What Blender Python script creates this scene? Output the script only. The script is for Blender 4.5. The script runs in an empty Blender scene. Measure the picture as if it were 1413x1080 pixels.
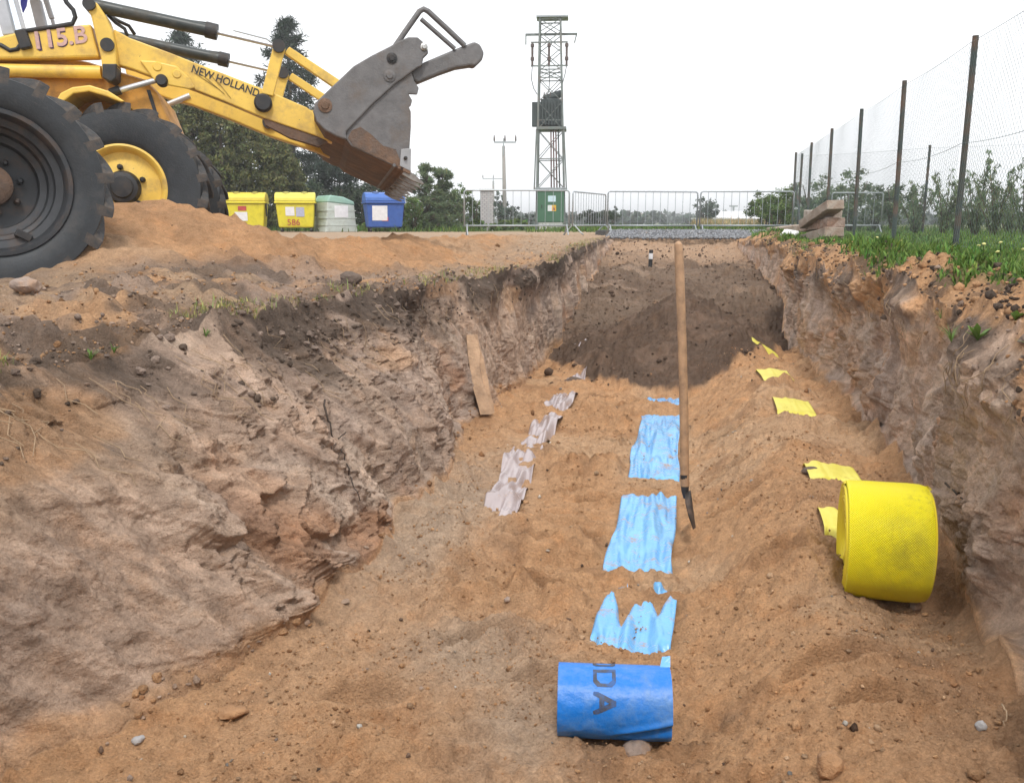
import bpy, bmesh, math, random
import numpy as np
from mathutils import Vector, Matrix, Euler, Quaternion
random.seed(7); rng = np.random.default_rng(11)
R = math.radians
S = bpy.context.scene; C = S.collection

# ------------------------------------------------------------------ camera, sky, sun, exposure
EYE = 0.30
CF, CX, CY = 1200.0, 706.5, 540.0            # focal length and centre of the 1413 x 1080 frame
PITCH, YAW = R(10.94), R(11.27)
cam = bpy.data.objects.new('camera', bpy.data.cameras.new('camera')); C.objects.link(cam)
cam.location = (0, 0, EYE); cam.rotation_euler = (R(90) - PITCH, 0, YAW)
cam.data.sensor_fit = 'HORIZONTAL'; cam.data.sensor_width = 36; cam.data.lens = CF / 1413 * 36
cam.data.clip_start = .05; cam.data.clip_end = 5000
S.camera = cam
SUN_EL, SUN_AZ = R(57), R(166)               # azimuth clockwise from +Y (along the trench)
W = bpy.data.worlds.new('World'); S.world = W; W.use_nodes = True
nt = W.node_tree; bg = nt.nodes['Background']
sk = nt.nodes.new('ShaderNodeTexSky'); sk.sky_type = 'NISHITA'; sk.sun_disc = False
sk.sun_elevation = SUN_EL; sk.sun_rotation = SUN_AZ; sk.air_density = 1.2; sk.dust_density = 4
hs = nt.nodes.new('ShaderNodeHueSaturation'); hs.inputs['Saturation'].default_value = .45
nt.links.new(sk.outputs[0], hs.inputs['Color'])
cl = nt.nodes.new('ShaderNodeTexNoise'); cl.inputs['Scale'].default_value = 2.2; cl.inputs['Detail'].default_value = 5
rp = nt.nodes.new('ShaderNodeMapRange'); rp.inputs['From Min'].default_value = .3; rp.inputs['From Max'].default_value = .7
rp.inputs['To Min'].default_value = .78; rp.inputs['To Max'].default_value = .97
tc = nt.nodes.new('ShaderNodeTexCoord'); nt.links.new(tc.outputs['Generated'], cl.inputs['Vector']); nt.links.new(cl.outputs['Fac'], rp.inputs['Value'])
mx = nt.nodes.new('ShaderNodeMixRGB'); mx.inputs['Color2'].default_value = (11.5, 11.7, 12.0, 1)
nt.links.new(rp.outputs[0], mx.inputs['Fac']); nt.links.new(hs.outputs[0], mx.inputs['Color1']); nt.links.new(mx.outputs[0], bg.inputs['Color'])
bg.inputs['Strength'].default_value = .086
sun = bpy.data.objects.new('sun', bpy.data.lights.new('sun', 'SUN')); C.objects.link(sun)
sun.data.energy = 1.5; sun.data.angle = R(10); sun.data.color = (1, .96, .9)
sd = Vector((math.sin(SUN_AZ) * math.cos(SUN_EL), math.cos(SUN_AZ) * math.cos(SUN_EL), math.sin(SUN_EL)))
sun.rotation_euler = sd.to_track_quat('Z', 'Y').to_euler(); sun.location = (20, -10, 30)
S.view_settings.view_transform = 'Standard'; S.view_settings.look = 'None'
S.view_settings.exposure = 0.6; S.view_settings.gamma = 1; S.view_settings.use_curve_mapping = False
S.cycles.use_denoising = True; S.cycles.use_adaptive_sampling = False
S.cycles.max_bounces = 6; S.cycles.diffuse_bounces = 3; S.cycles.glossy_bounces = 3
S.cycles.transmission_bounces = 4; S.cycles.volume_bounces = 0; S.cycles.transparent_max_bounces = 8

# survey: directions seen in the photograph, to find where things stand
FW = Vector((-math.sin(YAW) * math.cos(PITCH), math.cos(YAW) * math.cos(PITCH), -math.sin(PITCH)))
RT = Vector((math.cos(YAW), math.sin(YAW), 0)); UP = RT.cross(FW); EP = Vector((0, 0, EYE))
def ray(px, py): return FW + RT * ((px - CX) / CF) - UP * ((py - CY) / CF)
def atd(px, py, d): return EP + ray(px, py) * d
def atz(px, py, z): r = ray(px, py); return EP + r * ((z - EYE) / r.z)
def aty(px, py, y): r = ray(px, py); return EP + r * (y / r.y)

# ------------------------------------------------------------------ noise
def hsh(ix, iy, iz, seed=0):
    h = (ix.astype(np.int64) * 374761393 + iy.astype(np.int64) * 668265263 + iz.astype(np.int64) * 2147483647 + seed * 1274126177) & 0xffffffff
    h = ((h ^ (h >> 13)) * 1274126177) & 0xffffffff
    h = ((h ^ (h >> 16)) * 2246822519) & 0xffffffff
    return ((h ^ (h >> 15)) & 0xffffff) / float(0xffffff)
def vnoise(x, y, z=None, seed=0):
    x = np.asarray(x, float); y = np.asarray(y, float)
    x0 = np.floor(x); y0 = np.floor(y); fx = x - x0; fy = y - y0
    ux = fx * fx * fx * (fx * (fx * 6 - 15) + 10); uy = fy * fy * fy * (fy * (fy * 6 - 15) + 10)
    def plane(zi):
        a = hsh(x0, y0, zi, seed); b = hsh(x0 + 1, y0, zi, seed); c = hsh(x0, y0 + 1, zi, seed); d = hsh(x0 + 1, y0 + 1, zi, seed)
        ab = a + (b - a) * ux; cd = c + (d - c) * ux; return ab + (cd - ab) * uy
    if z is None: return plane(np.zeros_like(x0)) * 2 - 1
    z = np.asarray(z, float); z0 = np.floor(z); fz = z - z0; uz = fz * fz * (3 - 2 * fz)
    p = plane(z0); q = plane(z0 + 1); return (p + (q - p) * uz) * 2 - 1
def fbm(x, y, z=None, o=4, seed=0, g=.5):
    t = 0; a = 1; n = 0; f = 1
    for k in range(o):
        t = t + a * vnoise(x * f, y * f, None if z is None else z * f, seed + k * 17); n += a; a *= g; f *= 2.03
    return t / n * 1.6
def worley(x, y, seed=0):
    x = np.asarray(x, float); y = np.asarray(y, float); x0 = np.floor(x); y0 = np.floor(y)
    f1 = np.full(x.shape, 9.); f2 = np.full(x.shape, 9.); cid = np.zeros(x.shape); z = np.zeros_like(x0)
    for dx in (-1, 0, 1):
        for dy in (-1, 0, 1):
            cx = x0 + dx; cy = y0 + dy
            d = np.hypot(cx + hsh(cx, cy, z, seed) - x, cy + hsh(cx, cy, z + 1, seed) - y); i = hsh(cx, cy, z + 2, seed)
            nr = d < f1; f2 = np.where(nr, f1, np.minimum(f2, d)); cid = np.where(nr, i, cid); f1 = np.minimum(f1, d)
    return f1, f2, cid
def ss(a, b, x):
    t = np.clip((np.asarray(x, float) - a) / (b - a), 0, 1); return t * t * (3 - 2 * t)
def ga(x, y, cx, cy, sx, sy, a=0):
    c, s = math.cos(a), math.sin(a); u = (x - cx) * c + (y - cy) * s; v = -(x - cx) * s + (y - cy) * c
    return np.exp(-(u / sx) ** 2 - (v / sy) ** 2)

# ------------------------------------------------------------------ materials
def nodes_of(name):
    m = bpy.data.materials.new(name); m.use_nodes = True; n = m.node_tree.nodes; l = m.node_tree.links
    return m, n, l, n['Principled BSDF']
def noise_node(n, l, vec, scale, detail=4, rough=.6):
    t = n.new('ShaderNodeTexNoise'); t.inputs['Scale'].default_value = scale; t.inputs['Detail'].default_value = detail
    t.inputs['Roughness'].default_value = rough; l.new(vec, t.inputs['Vector']); return t.outputs['Fac']
def ramp(n, l, fac, a, b, lo=0., hi=1.):
    r = n.new('ShaderNodeMapRange'); r.inputs['From Min'].default_value = a; r.inputs['From Max'].default_value = b
    r.inputs['To Min'].default_value = lo; r.inputs['To Max'].default_value = hi; l.new(fac, r.inputs['Value']); return r.outputs[0]
def mix(n, l, fac, a, b, mode='MIX'):
    m = n.new('ShaderNodeMixRGB'); m.blend_type = mode
    for s, v in (('Fac', fac), ('Color1', a), ('Color2', b)):
        if hasattr(v, 'is_output'): l.new(v, m.inputs[s])
        else: m.inputs[s].default_value = v if s == 'Fac' else (*v, 1)
    return m.outputs[0]
def bump(n, l, h, dist, strength=1., normal=None):
    b = n.new('ShaderNodeBump'); b.inputs['Distance'].default_value = dist; b.inputs['Strength'].default_value = strength
    l.new(h, b.inputs['Height'])
    if normal: l.new(normal, b.inputs['Normal'])
    return b.outputs[0]
def M(name, col, rough=.6, metal=0., var=.25, scale=6., dirt=None, damt=.5, dscale=5., bmp=0., bscale=60., spec=.5, attr=None, trans=0., chips=None):
    m, n, l, p = nodes_of(name)
    v = n.new('ShaderNodeTexCoord').outputs['Object']
    c = tuple(col)
    if attr:
        a = n.new('ShaderNodeAttribute'); a.attribute_name = attr; c = mix(n, l, 1., c, a.outputs['Color'], 'MULTIPLY')
    if var:
        f = noise_node(n, l, v, scale); f = ramp(n, l, f, .25, .75, 1 - var, 1 + var)
        cc = n.new('ShaderNodeCombineColor')
        for k in range(3): l.new(f, cc.inputs[k])
        c = mix(n, l, 1., c, cc.outputs[0], 'MULTIPLY')
    if chips:
        f = ramp(n, l, noise_node(n, l, v, 26, 6, .75), .655, .68, 0, .9); c = mix(n, l, f, c, chips)
    if dirt:
        f = noise_node(n, l, v, dscale, 6, .7); f = ramp(n, l, f, .62 - damt * .4, .72 - damt * .2, 0, min(1, damt + .25))
        c = mix(n, l, f, c, dirt)
        rr = ramp(n, l, f, 0, 1, rough, .92); l.new(rr, p.inputs['Roughness'])
    if hasattr(c, 'is_output'): l.new(c, p.inputs['Base Color'])
    else: p.inputs['Base Color'].default_value = (*c, 1)
    if not dirt: p.inputs['Roughness'].default_value = rough
    p.inputs['Metallic'].default_value = metal; p.inputs['Specular IOR Level'].default_value = spec
    if bmp: l.new(bump(n, l, noise_node(n, l, v, bscale, 5), bmp), p.inputs['Normal'])
    if trans:
        t = n.new('ShaderNodeBsdfTranslucent'); ms = n.new('ShaderNodeMixShader'); ms.inputs[0].default_value = trans
        if hasattr(c, 'is_output'): l.new(c, t.inputs['Color'])
        else: t.inputs['Color'].default_value = (*c, 1)
        l.new(p.outputs[0], ms.inputs[1]); l.new(t.outputs[0], ms.inputs[2])
        l.new(ms.outputs[0], n['Material Output'].inputs[0])
    return m
def soil_material(name, fine=1.):
    m, n, l, p = nodes_of(name)
    g = n.new('ShaderNodeNewGeometry').outputs['Position']
    a = n.new('ShaderNodeAttribute'); a.attribute_name = 'soil'
    f1 = ramp(n, l, noise_node(n, l, g, 14, 8, .72), .3, .7, .78, 1.22)
    f2 = ramp(n, l, noise_node(n, l, g, 95, 5, .75), .3, .7, .78, 1.22)
    mm = n.new('ShaderNodeMath'); mm.operation = 'MULTIPLY'; l.new(f1, mm.inputs[0]); l.new(f2, mm.inputs[1])
    cc = n.new('ShaderNodeCombineColor')
    for k in range(3): l.new(mm.outputs[0], cc.inputs[k])
    c = mix(n, l, 1., a.outputs['Color'], cc.outputs[0], 'MULTIPLY')
    warm = ramp(n, l, noise_node(n, l, g, 5.5, 6, .7), .5, .72, 0, .45)
    c = mix(n, l, warm, c, mix(n, l, 1., c, (1.18, .95, .72), 'MULTIPLY'))
    l.new(c, p.inputs['Base Color'])
    p.inputs['Roughness'].default_value = .95; p.inputs['Specular IOR Level'].default_value = .12
    b0 = bump(n, l, noise_node(n, l, g, 15, 7, .72), .04 * fine, .5)
    b1 = bump(n, l, noise_node(n, l, g, 44, 7, .75), .028 * fine, .8, b0)
    vo = n.new('ShaderNodeTexVoronoi'); vo.inputs['Scale'].default_value = 110; l.new(g, vo.inputs['Vector'])
    b2 = bump(n, l, vo.outputs['Distance'], .006 * fine, .7, b1)
    vn = n.new('ShaderNodeVectorMath'); vn.operation = 'ADD'; nz = n.new('ShaderNodeTexNoise'); nz.inputs['Scale'].default_value = 22; nz.inputs['Detail'].default_value = 3; l.new(g, nz.inputs['Vector'])
    sc = n.new('ShaderNodeVectorMath'); sc.operation = 'SCALE'; sc.inputs['Scale'].default_value = .045; l.new(nz.outputs['Color'], sc.inputs[0]); l.new(g, vn.inputs[0]); l.new(sc.outputs[0], vn.inputs[1])
    vc = n.new('ShaderNodeTexVoronoi'); vc.inputs['Scale'].default_value = 34; l.new(vn.outputs[0], vc.inputs['Vector']); b2 = bump(n, l, vc.outputs['Color'], .010 * fine, .8, b2)
    b3 = bump(n, l, noise_node(n, l, g, 210, 4, .7), .006 * fine, .8, b2)
    l.new(b3, p.inputs['Normal']); return m
SOIL = soil_material('soil')
DUST = (.30, .20, .13)
YEL = M('machine yellow paint', (.74, .49, .085), .45, var=.10, dirt=(.30, .19, .10), damt=.30, dscale=3.5, chips=(.10, .06, .04))
YELIN = M('machine orange panel', (.58, .28, .04), .5, var=.12, dirt=(.20, .11, .06), damt=.40, dscale=5)
BLACKP = M('black greasy steel', (.018, .018, .02), .5, var=.3, dirt=(.06, .045, .035), damt=.35, dscale=12)
RUBL = M('muddy tread rubber', (.030, .032, .035), .7, var=.3, scale=9, dirt=(.14, .105, .08), damt=.42, dscale=7, bmp=.004, bscale=60)
CYL = M('dark green grey cylinder', (.030, .036, .034), .42, var=.25, dirt=(.10, .085, .065), damt=.4, dscale=5)
CHROME = M('chrome rod', (.62, .64, .67), .3, .6, var=.05)
STEEL = M('worn grey bucket steel', (.135, .131, .133), .6, .15, var=.28, scale=9, dirt=(.15, .115, .09), damt=.26, dscale=3.2, bmp=.004, bscale=50)
RUSTY = M('muddy rusty steel', (.16, .095, .06), .8, .1, var=.35, scale=7, dirt=(.11, .09, .08), damt=.45, dscale=4, bmp=.01, bscale=40)
EDGE = M('polished steel edge', (.45, .44, .42), .35, .9, var=.25, scale=20)
RUB = M('black rubber', (.022, .026, .031), .58, var=.3, scale=9, dirt=(.075, .072, .07), damt=.24, dscale=6, bmp=.003, bscale=70)
RIMD = M('dark muddy rim', (.035, .038, .043), .5, .3, var=.3, scale=7, dirt=(.13, .085, .06), damt=.30, dscale=4)
GALV = M('galvanised steel', (.38, .41, .43), .45, .6, var=.15, scale=20)
TOWERM = M('tower green grey steel', (.155, .18, .172), .6, .0, var=.3, scale=3, dirt=(.2, .15, .13), damt=.3, dscale=2)
WOODH = M('spade handle wood', (.36, .22, .125), .55, var=.3, scale=18, dirt=(.17, .11, .07), damt=.35, dscale=14)
SLEEP = M('weathered sleeper wood', (.34, .28, .23), .9, var=.35, scale=14, dirt=(.16, .09, .055), damt=.45, dscale=7, bmp=.012, bscale=30)
BARK = M('bark', (.10, .075, .055), .95, var=.35, scale=8, bmp=.02, bscale=20)
CONC = M('pale concrete', (.48, .48, .46), .9, var=.2, scale=5)

# ------------------------------------------------------------------ building helpers
class MB:
    def __init__(s): s.v = []; s.f = []
    def add(s, vs, fs):
        k = len(s.v); s.v += [tuple(v) for v in vs]; s.f += [tuple(i + k for i in f) for f in fs]; return s
    def box(s, c, d, rot=None, taper=1.):
        x, y, z = d[0] / 2, d[1] / 2, d[2] / 2
        vs = [Vector((sx * x * (taper if sz > 0 else 1), sy * y * (taper if sz > 0 else 1), sz * z)) for sz in (-1, 1) for sx, sy in ((-1, -1), (1, -1), (1, 1), (-1, 1))]
        if rot is not None: vs = [rot @ v for v in vs]
        c = Vector(c)
        return s.add([v + c for v in vs], [(3, 2, 1, 0), (4, 5, 6, 7), (0, 1, 5, 4), (1, 2, 6, 5), (2, 3, 7, 6), (3, 0, 4, 7)])
    def bar(s, p, q, w, h, ref=(0, 0, 1)):
        p = Vector(p); q = Vector(q); d = (q - p); L = d.length; d.normalize(); ref = Vector(ref)
        if abs(d.dot(ref)) > .98: ref = Vector((1, 0, 0))
        a = d.cross(ref).normalized(); b = a.cross(d)
        return s.box((p + q) / 2, (w, L, h), Matrix((a, d, b)).transposed())
    def tube(s, pts, r, n=8, cap=True):
        pts = [Vector(p) for p in pts]; m = len(pts); rs = r if isinstance(r, (list, tuple)) else [r] * m
        vs = []; fs = []; a = None
        for i, p in enumerate(pts):
            d = (pts[min(i + 1, m - 1)] - pts[max(i - 1, 0)]).normalized()
            if a is None: a = d.orthogonal().normalized()
            else: a = (a - d * a.dot(d)).normalized()
            b = d.cross(a)
            vs += [p + (a * math.cos(2 * math.pi * k / n) + b * math.sin(2 * math.pi * k / n)) * rs[i] for k in range(n)]
        for i in range(m - 1):
            for k in range(n): fs.append((i * n + k, i * n + (k + 1) % n, (i + 1) * n + (k + 1) % n, (i + 1) * n + k))
        if cap: fs += [tuple(range(n - 1, -1, -1)), tuple(range((m - 1) * n, m * n))]
        return s.add(vs, fs)
    def prism(s, poly, o, ex, ey, ez, t0, t1):
        """outline poly in the (ex, ey) plane through o, thick from t0 to t1 along ez"""
        n = len(poly); o = Vector(o); ar = sum(poly[i][0] * poly[(i + 1) % n][1] - poly[(i + 1) % n][0] * poly[i][1] for i in range(n))
        if ar < 0: poly = poly[::-1]
        vs = [o + ex * p[0] + ey * p[1] + ez * t for t in (t0, t1) for p in poly]
        fs = [tuple(range(n - 1, -1, -1)), tuple(range(n, 2 * n))] + [(i, (i + 1) % n, n + (i + 1) % n, n + i) for i in range(n)]
        if ex.cross(ey).dot(ez) * (t1 - t0) < 0: fs = [f[::-1] for f in fs]
        return s.add(vs, fs)
    def lathe(s, prof, n, o, ax, closed=False, jit=None):
        """prof: (radius, distance along ax)"""
        o = Vector(o); ax = Vector(ax).normalized(); a = ax.orthogonal().normalized(); b = ax.cross(a); m = len(prof); vs = []; fs = []
        for i, (r, h) in enumerate(prof):
            for k in range(n):
                t = 2 * math.pi * k / n; vs.append(o + ax * h + (a * math.cos(t) + b * math.sin(t)) * max(r, 1e-4))
        for i in range(m - 1 + (1 if closed else 0)):
            for k in range(n): j = (i + 1) % m; fs.append((i * n + k, i * n + (k + 1) % n, j * n + (k + 1) % n, j * n + k))
        return s.add(vs, fs)
    def build(s, name, mat, parent=None, smooth=False, bevel=0., label=None, seg=2):
        me = bpy.data.meshes.new(name); me.from_pydata(s.v, [], s.f); me.update()
        if smooth: me.shade_smooth()
        o = bpy.data.objects.new(name, me); C.objects.link(o); me.materials.append(mat)
        if smooth and smooth != 1: me.set_sharp_from_angle(angle=R(smooth))
        if parent: o.parent = parent
        if bevel:
            b = o.modifiers.new('edges', 'BEVEL'); b.width = bevel; b.segments = seg; b.limit_method = 'ANGLE'; b.angle_limit = R(40)
        if label: o['label'] = label
        return o
def tag(o, label, cat, group=None):
    o['label'] = label; o['category'] = cat
    if group: o['group'] = group
    return o
def thing(name, label, cat, loc=(0, 0, 0), rz=0., group=None, rot=None):
    o = bpy.data.objects.new(name, None); C.objects.link(o); o.location = loc; o.rotation_euler = rot or (0, 0, rz); o.empty_display_size = .2
    return tag(o, label, cat, group)
def copy_tree(o, parent=None):
    c = o.copy(); C.objects.link(c)
    if parent: c.parent = parent
    for ch in list(o.children): copy_tree(ch, c)
    return c
def np_mesh(name, V, F, mat, kind=None, attr=None, aname='tint', smooth=False, parent=None):
    """V (n,3), F (m,k) arrays -> object"""
    V = np.ascontiguousarray(V, np.float32); F = np.ascontiguousarray(F, np.int32); k = F.shape[1]
    me = bpy.data.meshes.new(name); me.vertices.add(len(V)); me.vertices.foreach_set('co', V.ravel())
    me.loops.add(F.size); me.loops.foreach_set('vertex_index', F.ravel())
    me.polygons.add(len(F)); me.polygons.foreach_set('loop_start', np.arange(0, F.size, k, dtype=np.int32))
    me.polygons.foreach_set('loop_total', np.full(len(F), k, np.int32))
    me.update(calc_edges=True)
    me.polygons.foreach_set('use_smooth', np.full(len(F), smooth, bool))
    if attr is not None:
        a = me.attributes.new(aname, 'FLOAT_COLOR', 'POINT'); c = np.ones((len(V), 4), np.float32); c[:, :3] = attr; a.data.foreach_set('color', c.ravel())
    me.materials.append(mat); o = bpy.data.objects.new(name, me); C.objects.link(o)
    if kind: o['kind'] = kind
    if parent: o.parent = parent
    return o
GLY = {'V': [[(0, 1), (.5, 0), (1, 1)]], 'O': [[(.2, 0), (.8, 0), (1, .2), (1, .8), (.8, 1), (.2, 1), (0, .8), (0, .2), (.2, 0)]],
       'D': [[(0, 0), (.7, 0), (1, .25), (1, .75), (.7, 1), (0, 1), (0, 0)]], 'A': [[(0, 0), (.5, 1), (1, 0)], [(.22, .36), (.78, .36)]]}
def text_mesh(s, size, shear=0., bold=0.):
    cu = bpy.data.curves.new('lettering', 'FONT'); cu.body = s; cu.size = size; cu.shear = shear; cu.offset = bold; cu.extrude = .002; cu.align_x = 'LEFT'
    o = bpy.data.objects.new('lettering', cu); C.objects.link(o)
    me = bpy.data.meshes.new_from_object(o.evaluated_get(bpy.context.evaluated_depsgraph_get()))
    C.objects.unlink(o); bpy.data.objects.remove(o); return me

# ------------------------------------------------------------------ terrain: the trench and its banks, one continuous survey
def ip(y, ys, xs): return np.interp(np.log(y), np.log(np.array(ys)), xs)
def xLf(y):
    y = np.asarray(y, float); return ip(y, [.3, 1.9, 2.3, 2.8, 3.7, 4.8, 6.4, 9, 10.5, 14, 22, 27], [-1.93, -1.85, -1.58, -1.38, -1.40, -1.45, -1.59, -1.52, -1.43, -1.52, -1.75, -1.8]) + .07 * vnoise(y * 2.6, y * 0, seed=6) + .035 * vnoise(y * 8, y * 0, seed=7)
def xLl(y): return ip(y, [.3, 2, 3, 4, 5, 6, 7, 8.5, 10, 12, 16, 20, 27], [-2.6, -2.56, -2.40, -2.26, -2.12, -2.0, -1.86, -1.66, -1.47, -1.52, -1.62, -1.78, -1.9])
def xRf(y): return ip(y, [.3, 2, 2.6, 3.4, 5, 6.3, 8, 10.6, 12, 16, 20, 27], [.98, .98, .99, 1.09, 1.17, 1.21, 1.15, 1.12, 1.28, 1.22, 1.1, 1.0])
def xRl(y): return ip(y, [.3, 2.4, 3.2, 4.5, 6, 8.5, 11, 12, 16, 20, 27], [1.14, 1.14, 1.19, 1.26, 1.28, 1.22, 1.18, 1.34, 1.26, 1.12, 1.05])
def vis_blue(y): return np.maximum.reduce([ss(3.02, 3.10, y) * (1 - ss(3.42, 3.60, y)), ss(3.78, 3.86, y) * (1 - ss(4.92, 5.06, y)), ss(5.30, 5.38, y) * (1 - ss(7.2, 7.32, y)), ss(7.66, 7.72, y) * (1 - ss(7.96, 8.1, y))])
def vis_white(y): return np.maximum.reduce([ss(4.45, 4.6, y) * (1 - ss(5.35, 5.6, y)), ss(5.95, 6.1, y) * (1 - ss(6.72, 6.9, y)), ss(7.0, 7.15, y) * (1 - ss(7.95, 8.1, y)), ss(8.3, 8.4, y) * (1 - ss(8.7, 8.9, y))])
def vis_yel(y): return np.maximum.reduce([ss(3.75, 3.8, y) * (1 - ss(3.98, 4.06, y)), ss(4.36, 4.44, y) * (1 - ss(4.72, 4.80, y)), ss(6.02, 6.1, y) * (1 - ss(6.58, 6.68, y)), ss(7.27, 7.34, y) * (1 - ss(8.0, 8.1, y)), ss(8.66, 8.72, y) * (1 - ss(8.98, 9.1, y))])
def cx_white(y): return np.interp(y, [4, 4.7, 5.5, 6.5, 7.5, 8.5, 9.8], [-.92, -.98, -1.03, -1.06, -1.05, -1.04, -1.12])
def cx_yel(y): return np.interp(y, [3.4, 4, 5, 6.5, 8, 9.3], [.78, .76, .77, .785, .785, .80])
def dark_pile(x, y):
    """height of the dark spoil over the floor, and its mask"""
    x = np.asarray(x, float); y = np.asarray(y, float)
    d = np.sqrt(x * x * np.where(x > 0, 1.7, .92) + ((y - 9.9) * np.where(y < 9.9, .74, .9)) ** 2 + .012) + .05 * fbm(x * 1.8, y * 1.8, o=3, seed=3)
    cone = np.clip(.86 - .62 * d, 0, 2)
    ramp = np.interp(y + .25 * vnoise(x * 1.2, y * 0, seed=4), [9.2, 10.6, 12, 14, 16, 18, 20, 22, 23.5], [0, .28, .50, .66, .79, .92, 1.06, 1.22, 1.25])
    ramp = ramp + .10 * ga(x, y, .9, 13, .5, 1.2) - .08 * ga(x, y, -.9, 12, .5, 1)
    h = np.log(np.exp(cone * 14) + np.exp(ramp * 14) - 1) / 14; return h, ss(.015, .09, h)
def floor_base(x, y):
    z = -1.29 + .26 * ss(.02, .62, x) * (1 - ss(8.6, 11, y)) + .03 * ss(-.6, -1.4, x) + .01 * ga(x, y, .72, 8.6, .5, 1.3) + .06 * ga(x, y, .62, 5.2, .35, 2.6)
    z = z - .05 * ga(x, y, .9, 2.2, .5, .9) - .17 * ga(x, y, .92, 3.3, .45, .45)
    d, f = dark_pile(x, y); return z + d
PRINTS = [(.50, 2.72, .34), (.62, 2.5, .3), (-.55, 3.55, -.4), (-.72, 4.15, -.2), (-.45, 4.9, .5), (-.6, 5.6, .3), (-.5, 6.3, -.6), (-.75, 3.0, .6), (-.48, 7.0, .2), (.25, 5.2, -.2), (.3, 6.1, -.3), (-1.0, 2.5, .3), (.45, 3.6, -.5), (-.62, 5.05, .9), (-.40, 5.9, .2), (-.55, 6.7, .7), (-.85, 3.5, .1), (-.42, 4.3, 1.0), (.28, 4.5, .4), (-.5, 7.5, .5), (-.75, 7.9, -.3), (-.42, 2.75, .5)]
def floor_noise(x, y):
    tb = np.maximum.reduce([vis_blue(y) * (1 - ss(.17, .24, np.abs(x + .17))), vis_white(y) * (1 - ss(.16, .23, np.abs(x - cx_white(y)))), vis_yel(y) * (1 - ss(.14, .20, np.abs(x - cx_yel(y))))])
    cover = .028 * ((1 - ss(.16, .26, np.abs(x + .17))) * (1 - vis_blue(y)) * ss(2.75, 2.9, y) * (1 - ss(7.4, 7.6, y)) + (1 - ss(.15, .24, np.abs(x - cx_yel(y)))) * (1 - vis_yel(y)) * ss(3.9, 4.0, y) + (1 - ss(.15, .24, np.abs(x - cx_white(y)))) * (1 - vis_white(y)) * ss(4.4, 4.6, y))
    rak = fbm(x * 2.2 + y * 1.1, y * 5.5 - x * 1.2, o=3, seed=21)
    mid = np.abs(fbm(x * 6, y * 7, o=3, seed=22))
    lum = ss(-.35, .45, fbm(x * 1.4, y * 1.4, o=3, seed=27))
    f1, f2, ci = worley(x * 13 + 3 * fbm(x * 5, y * 5, o=2, seed=5), y * 13, 31)
    crumb = np.clip(.55 - f1, 0, 1) * (ci > .45) * ss(-.1, .5, fbm(x * 1.7, y * 1.7, o=3, seed=23))
    g1, g2, gi = worley(x * 34, y * 34, 41)
    crumb2 = np.clip(.5 - g1, 0, 1) * (gi > .35)
    h = .022 * fbm(x * 1.6, y * 1.6, o=3, seed=20) + .060 * rak * (.4 + .6 * ss(2.6, 4.0, y)) * (.35 + .65 * lum) + .060 * mid * lum + .034 * crumb + .012 * crumb2 + .017 * fbm(x * 20, y * 20, o=4, seed=24, g=.6)
    fp = 0
    for px_, py_, an in PRINTS:
        c, s = math.cos(an), math.sin(an); u = (x - px_) * c + (y - py_) * s; v = -(x - px_) * s + (y - py_) * c
        d = np.hypot(u / .16, v / .055); fp = fp - .060 * (1 - ss(.75, 1.05, d)) + .026 * np.exp(-((d - 1.3) / .28) ** 2)
    dk, f = dark_pile(x, y)
    h = h + f * (.05 * fbm(x * 3, y * 3, o=5, seed=25, g=.6) + .035 * np.clip(.5 - f1, 0, 1) * (ci > .6))
    return (h + fp) * (1 - .80 * tb) - .012 * tb + cover
def talus(x, y): return (.05 * np.exp(-np.maximum(x - xLf(y), 0) / .06) + .06 * np.exp(-np.maximum(xRf(y) - x, 0) / .08)) * (1 - ss(7.5, 9, y)) * (.75 + .5 * vnoise(y * 4, y * 0, seed=26))
def floor_z(x, y):
    x = np.asarray(x, float); y = np.asarray(y, float); return floor_base(x, y) + floor_noise(x, y) + talus(x, y)
def heap(x, y):
    h = .48 * ga(x, y, -4.45, 6.3, 1.1, .75, .5) + .09 * ga(x, y, -3.5, 7.4, 1.0, .7, .8) + .20 * ga(x, y, -2.95, 9.0, .7, 1.6, 0) + .13 * ga(x, y, -2.8, 11.8, .6, 1.6, 0) + .08 * ga(x, y, -2.7, 14.8, .55, 2.0, 0)
    return h
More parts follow.
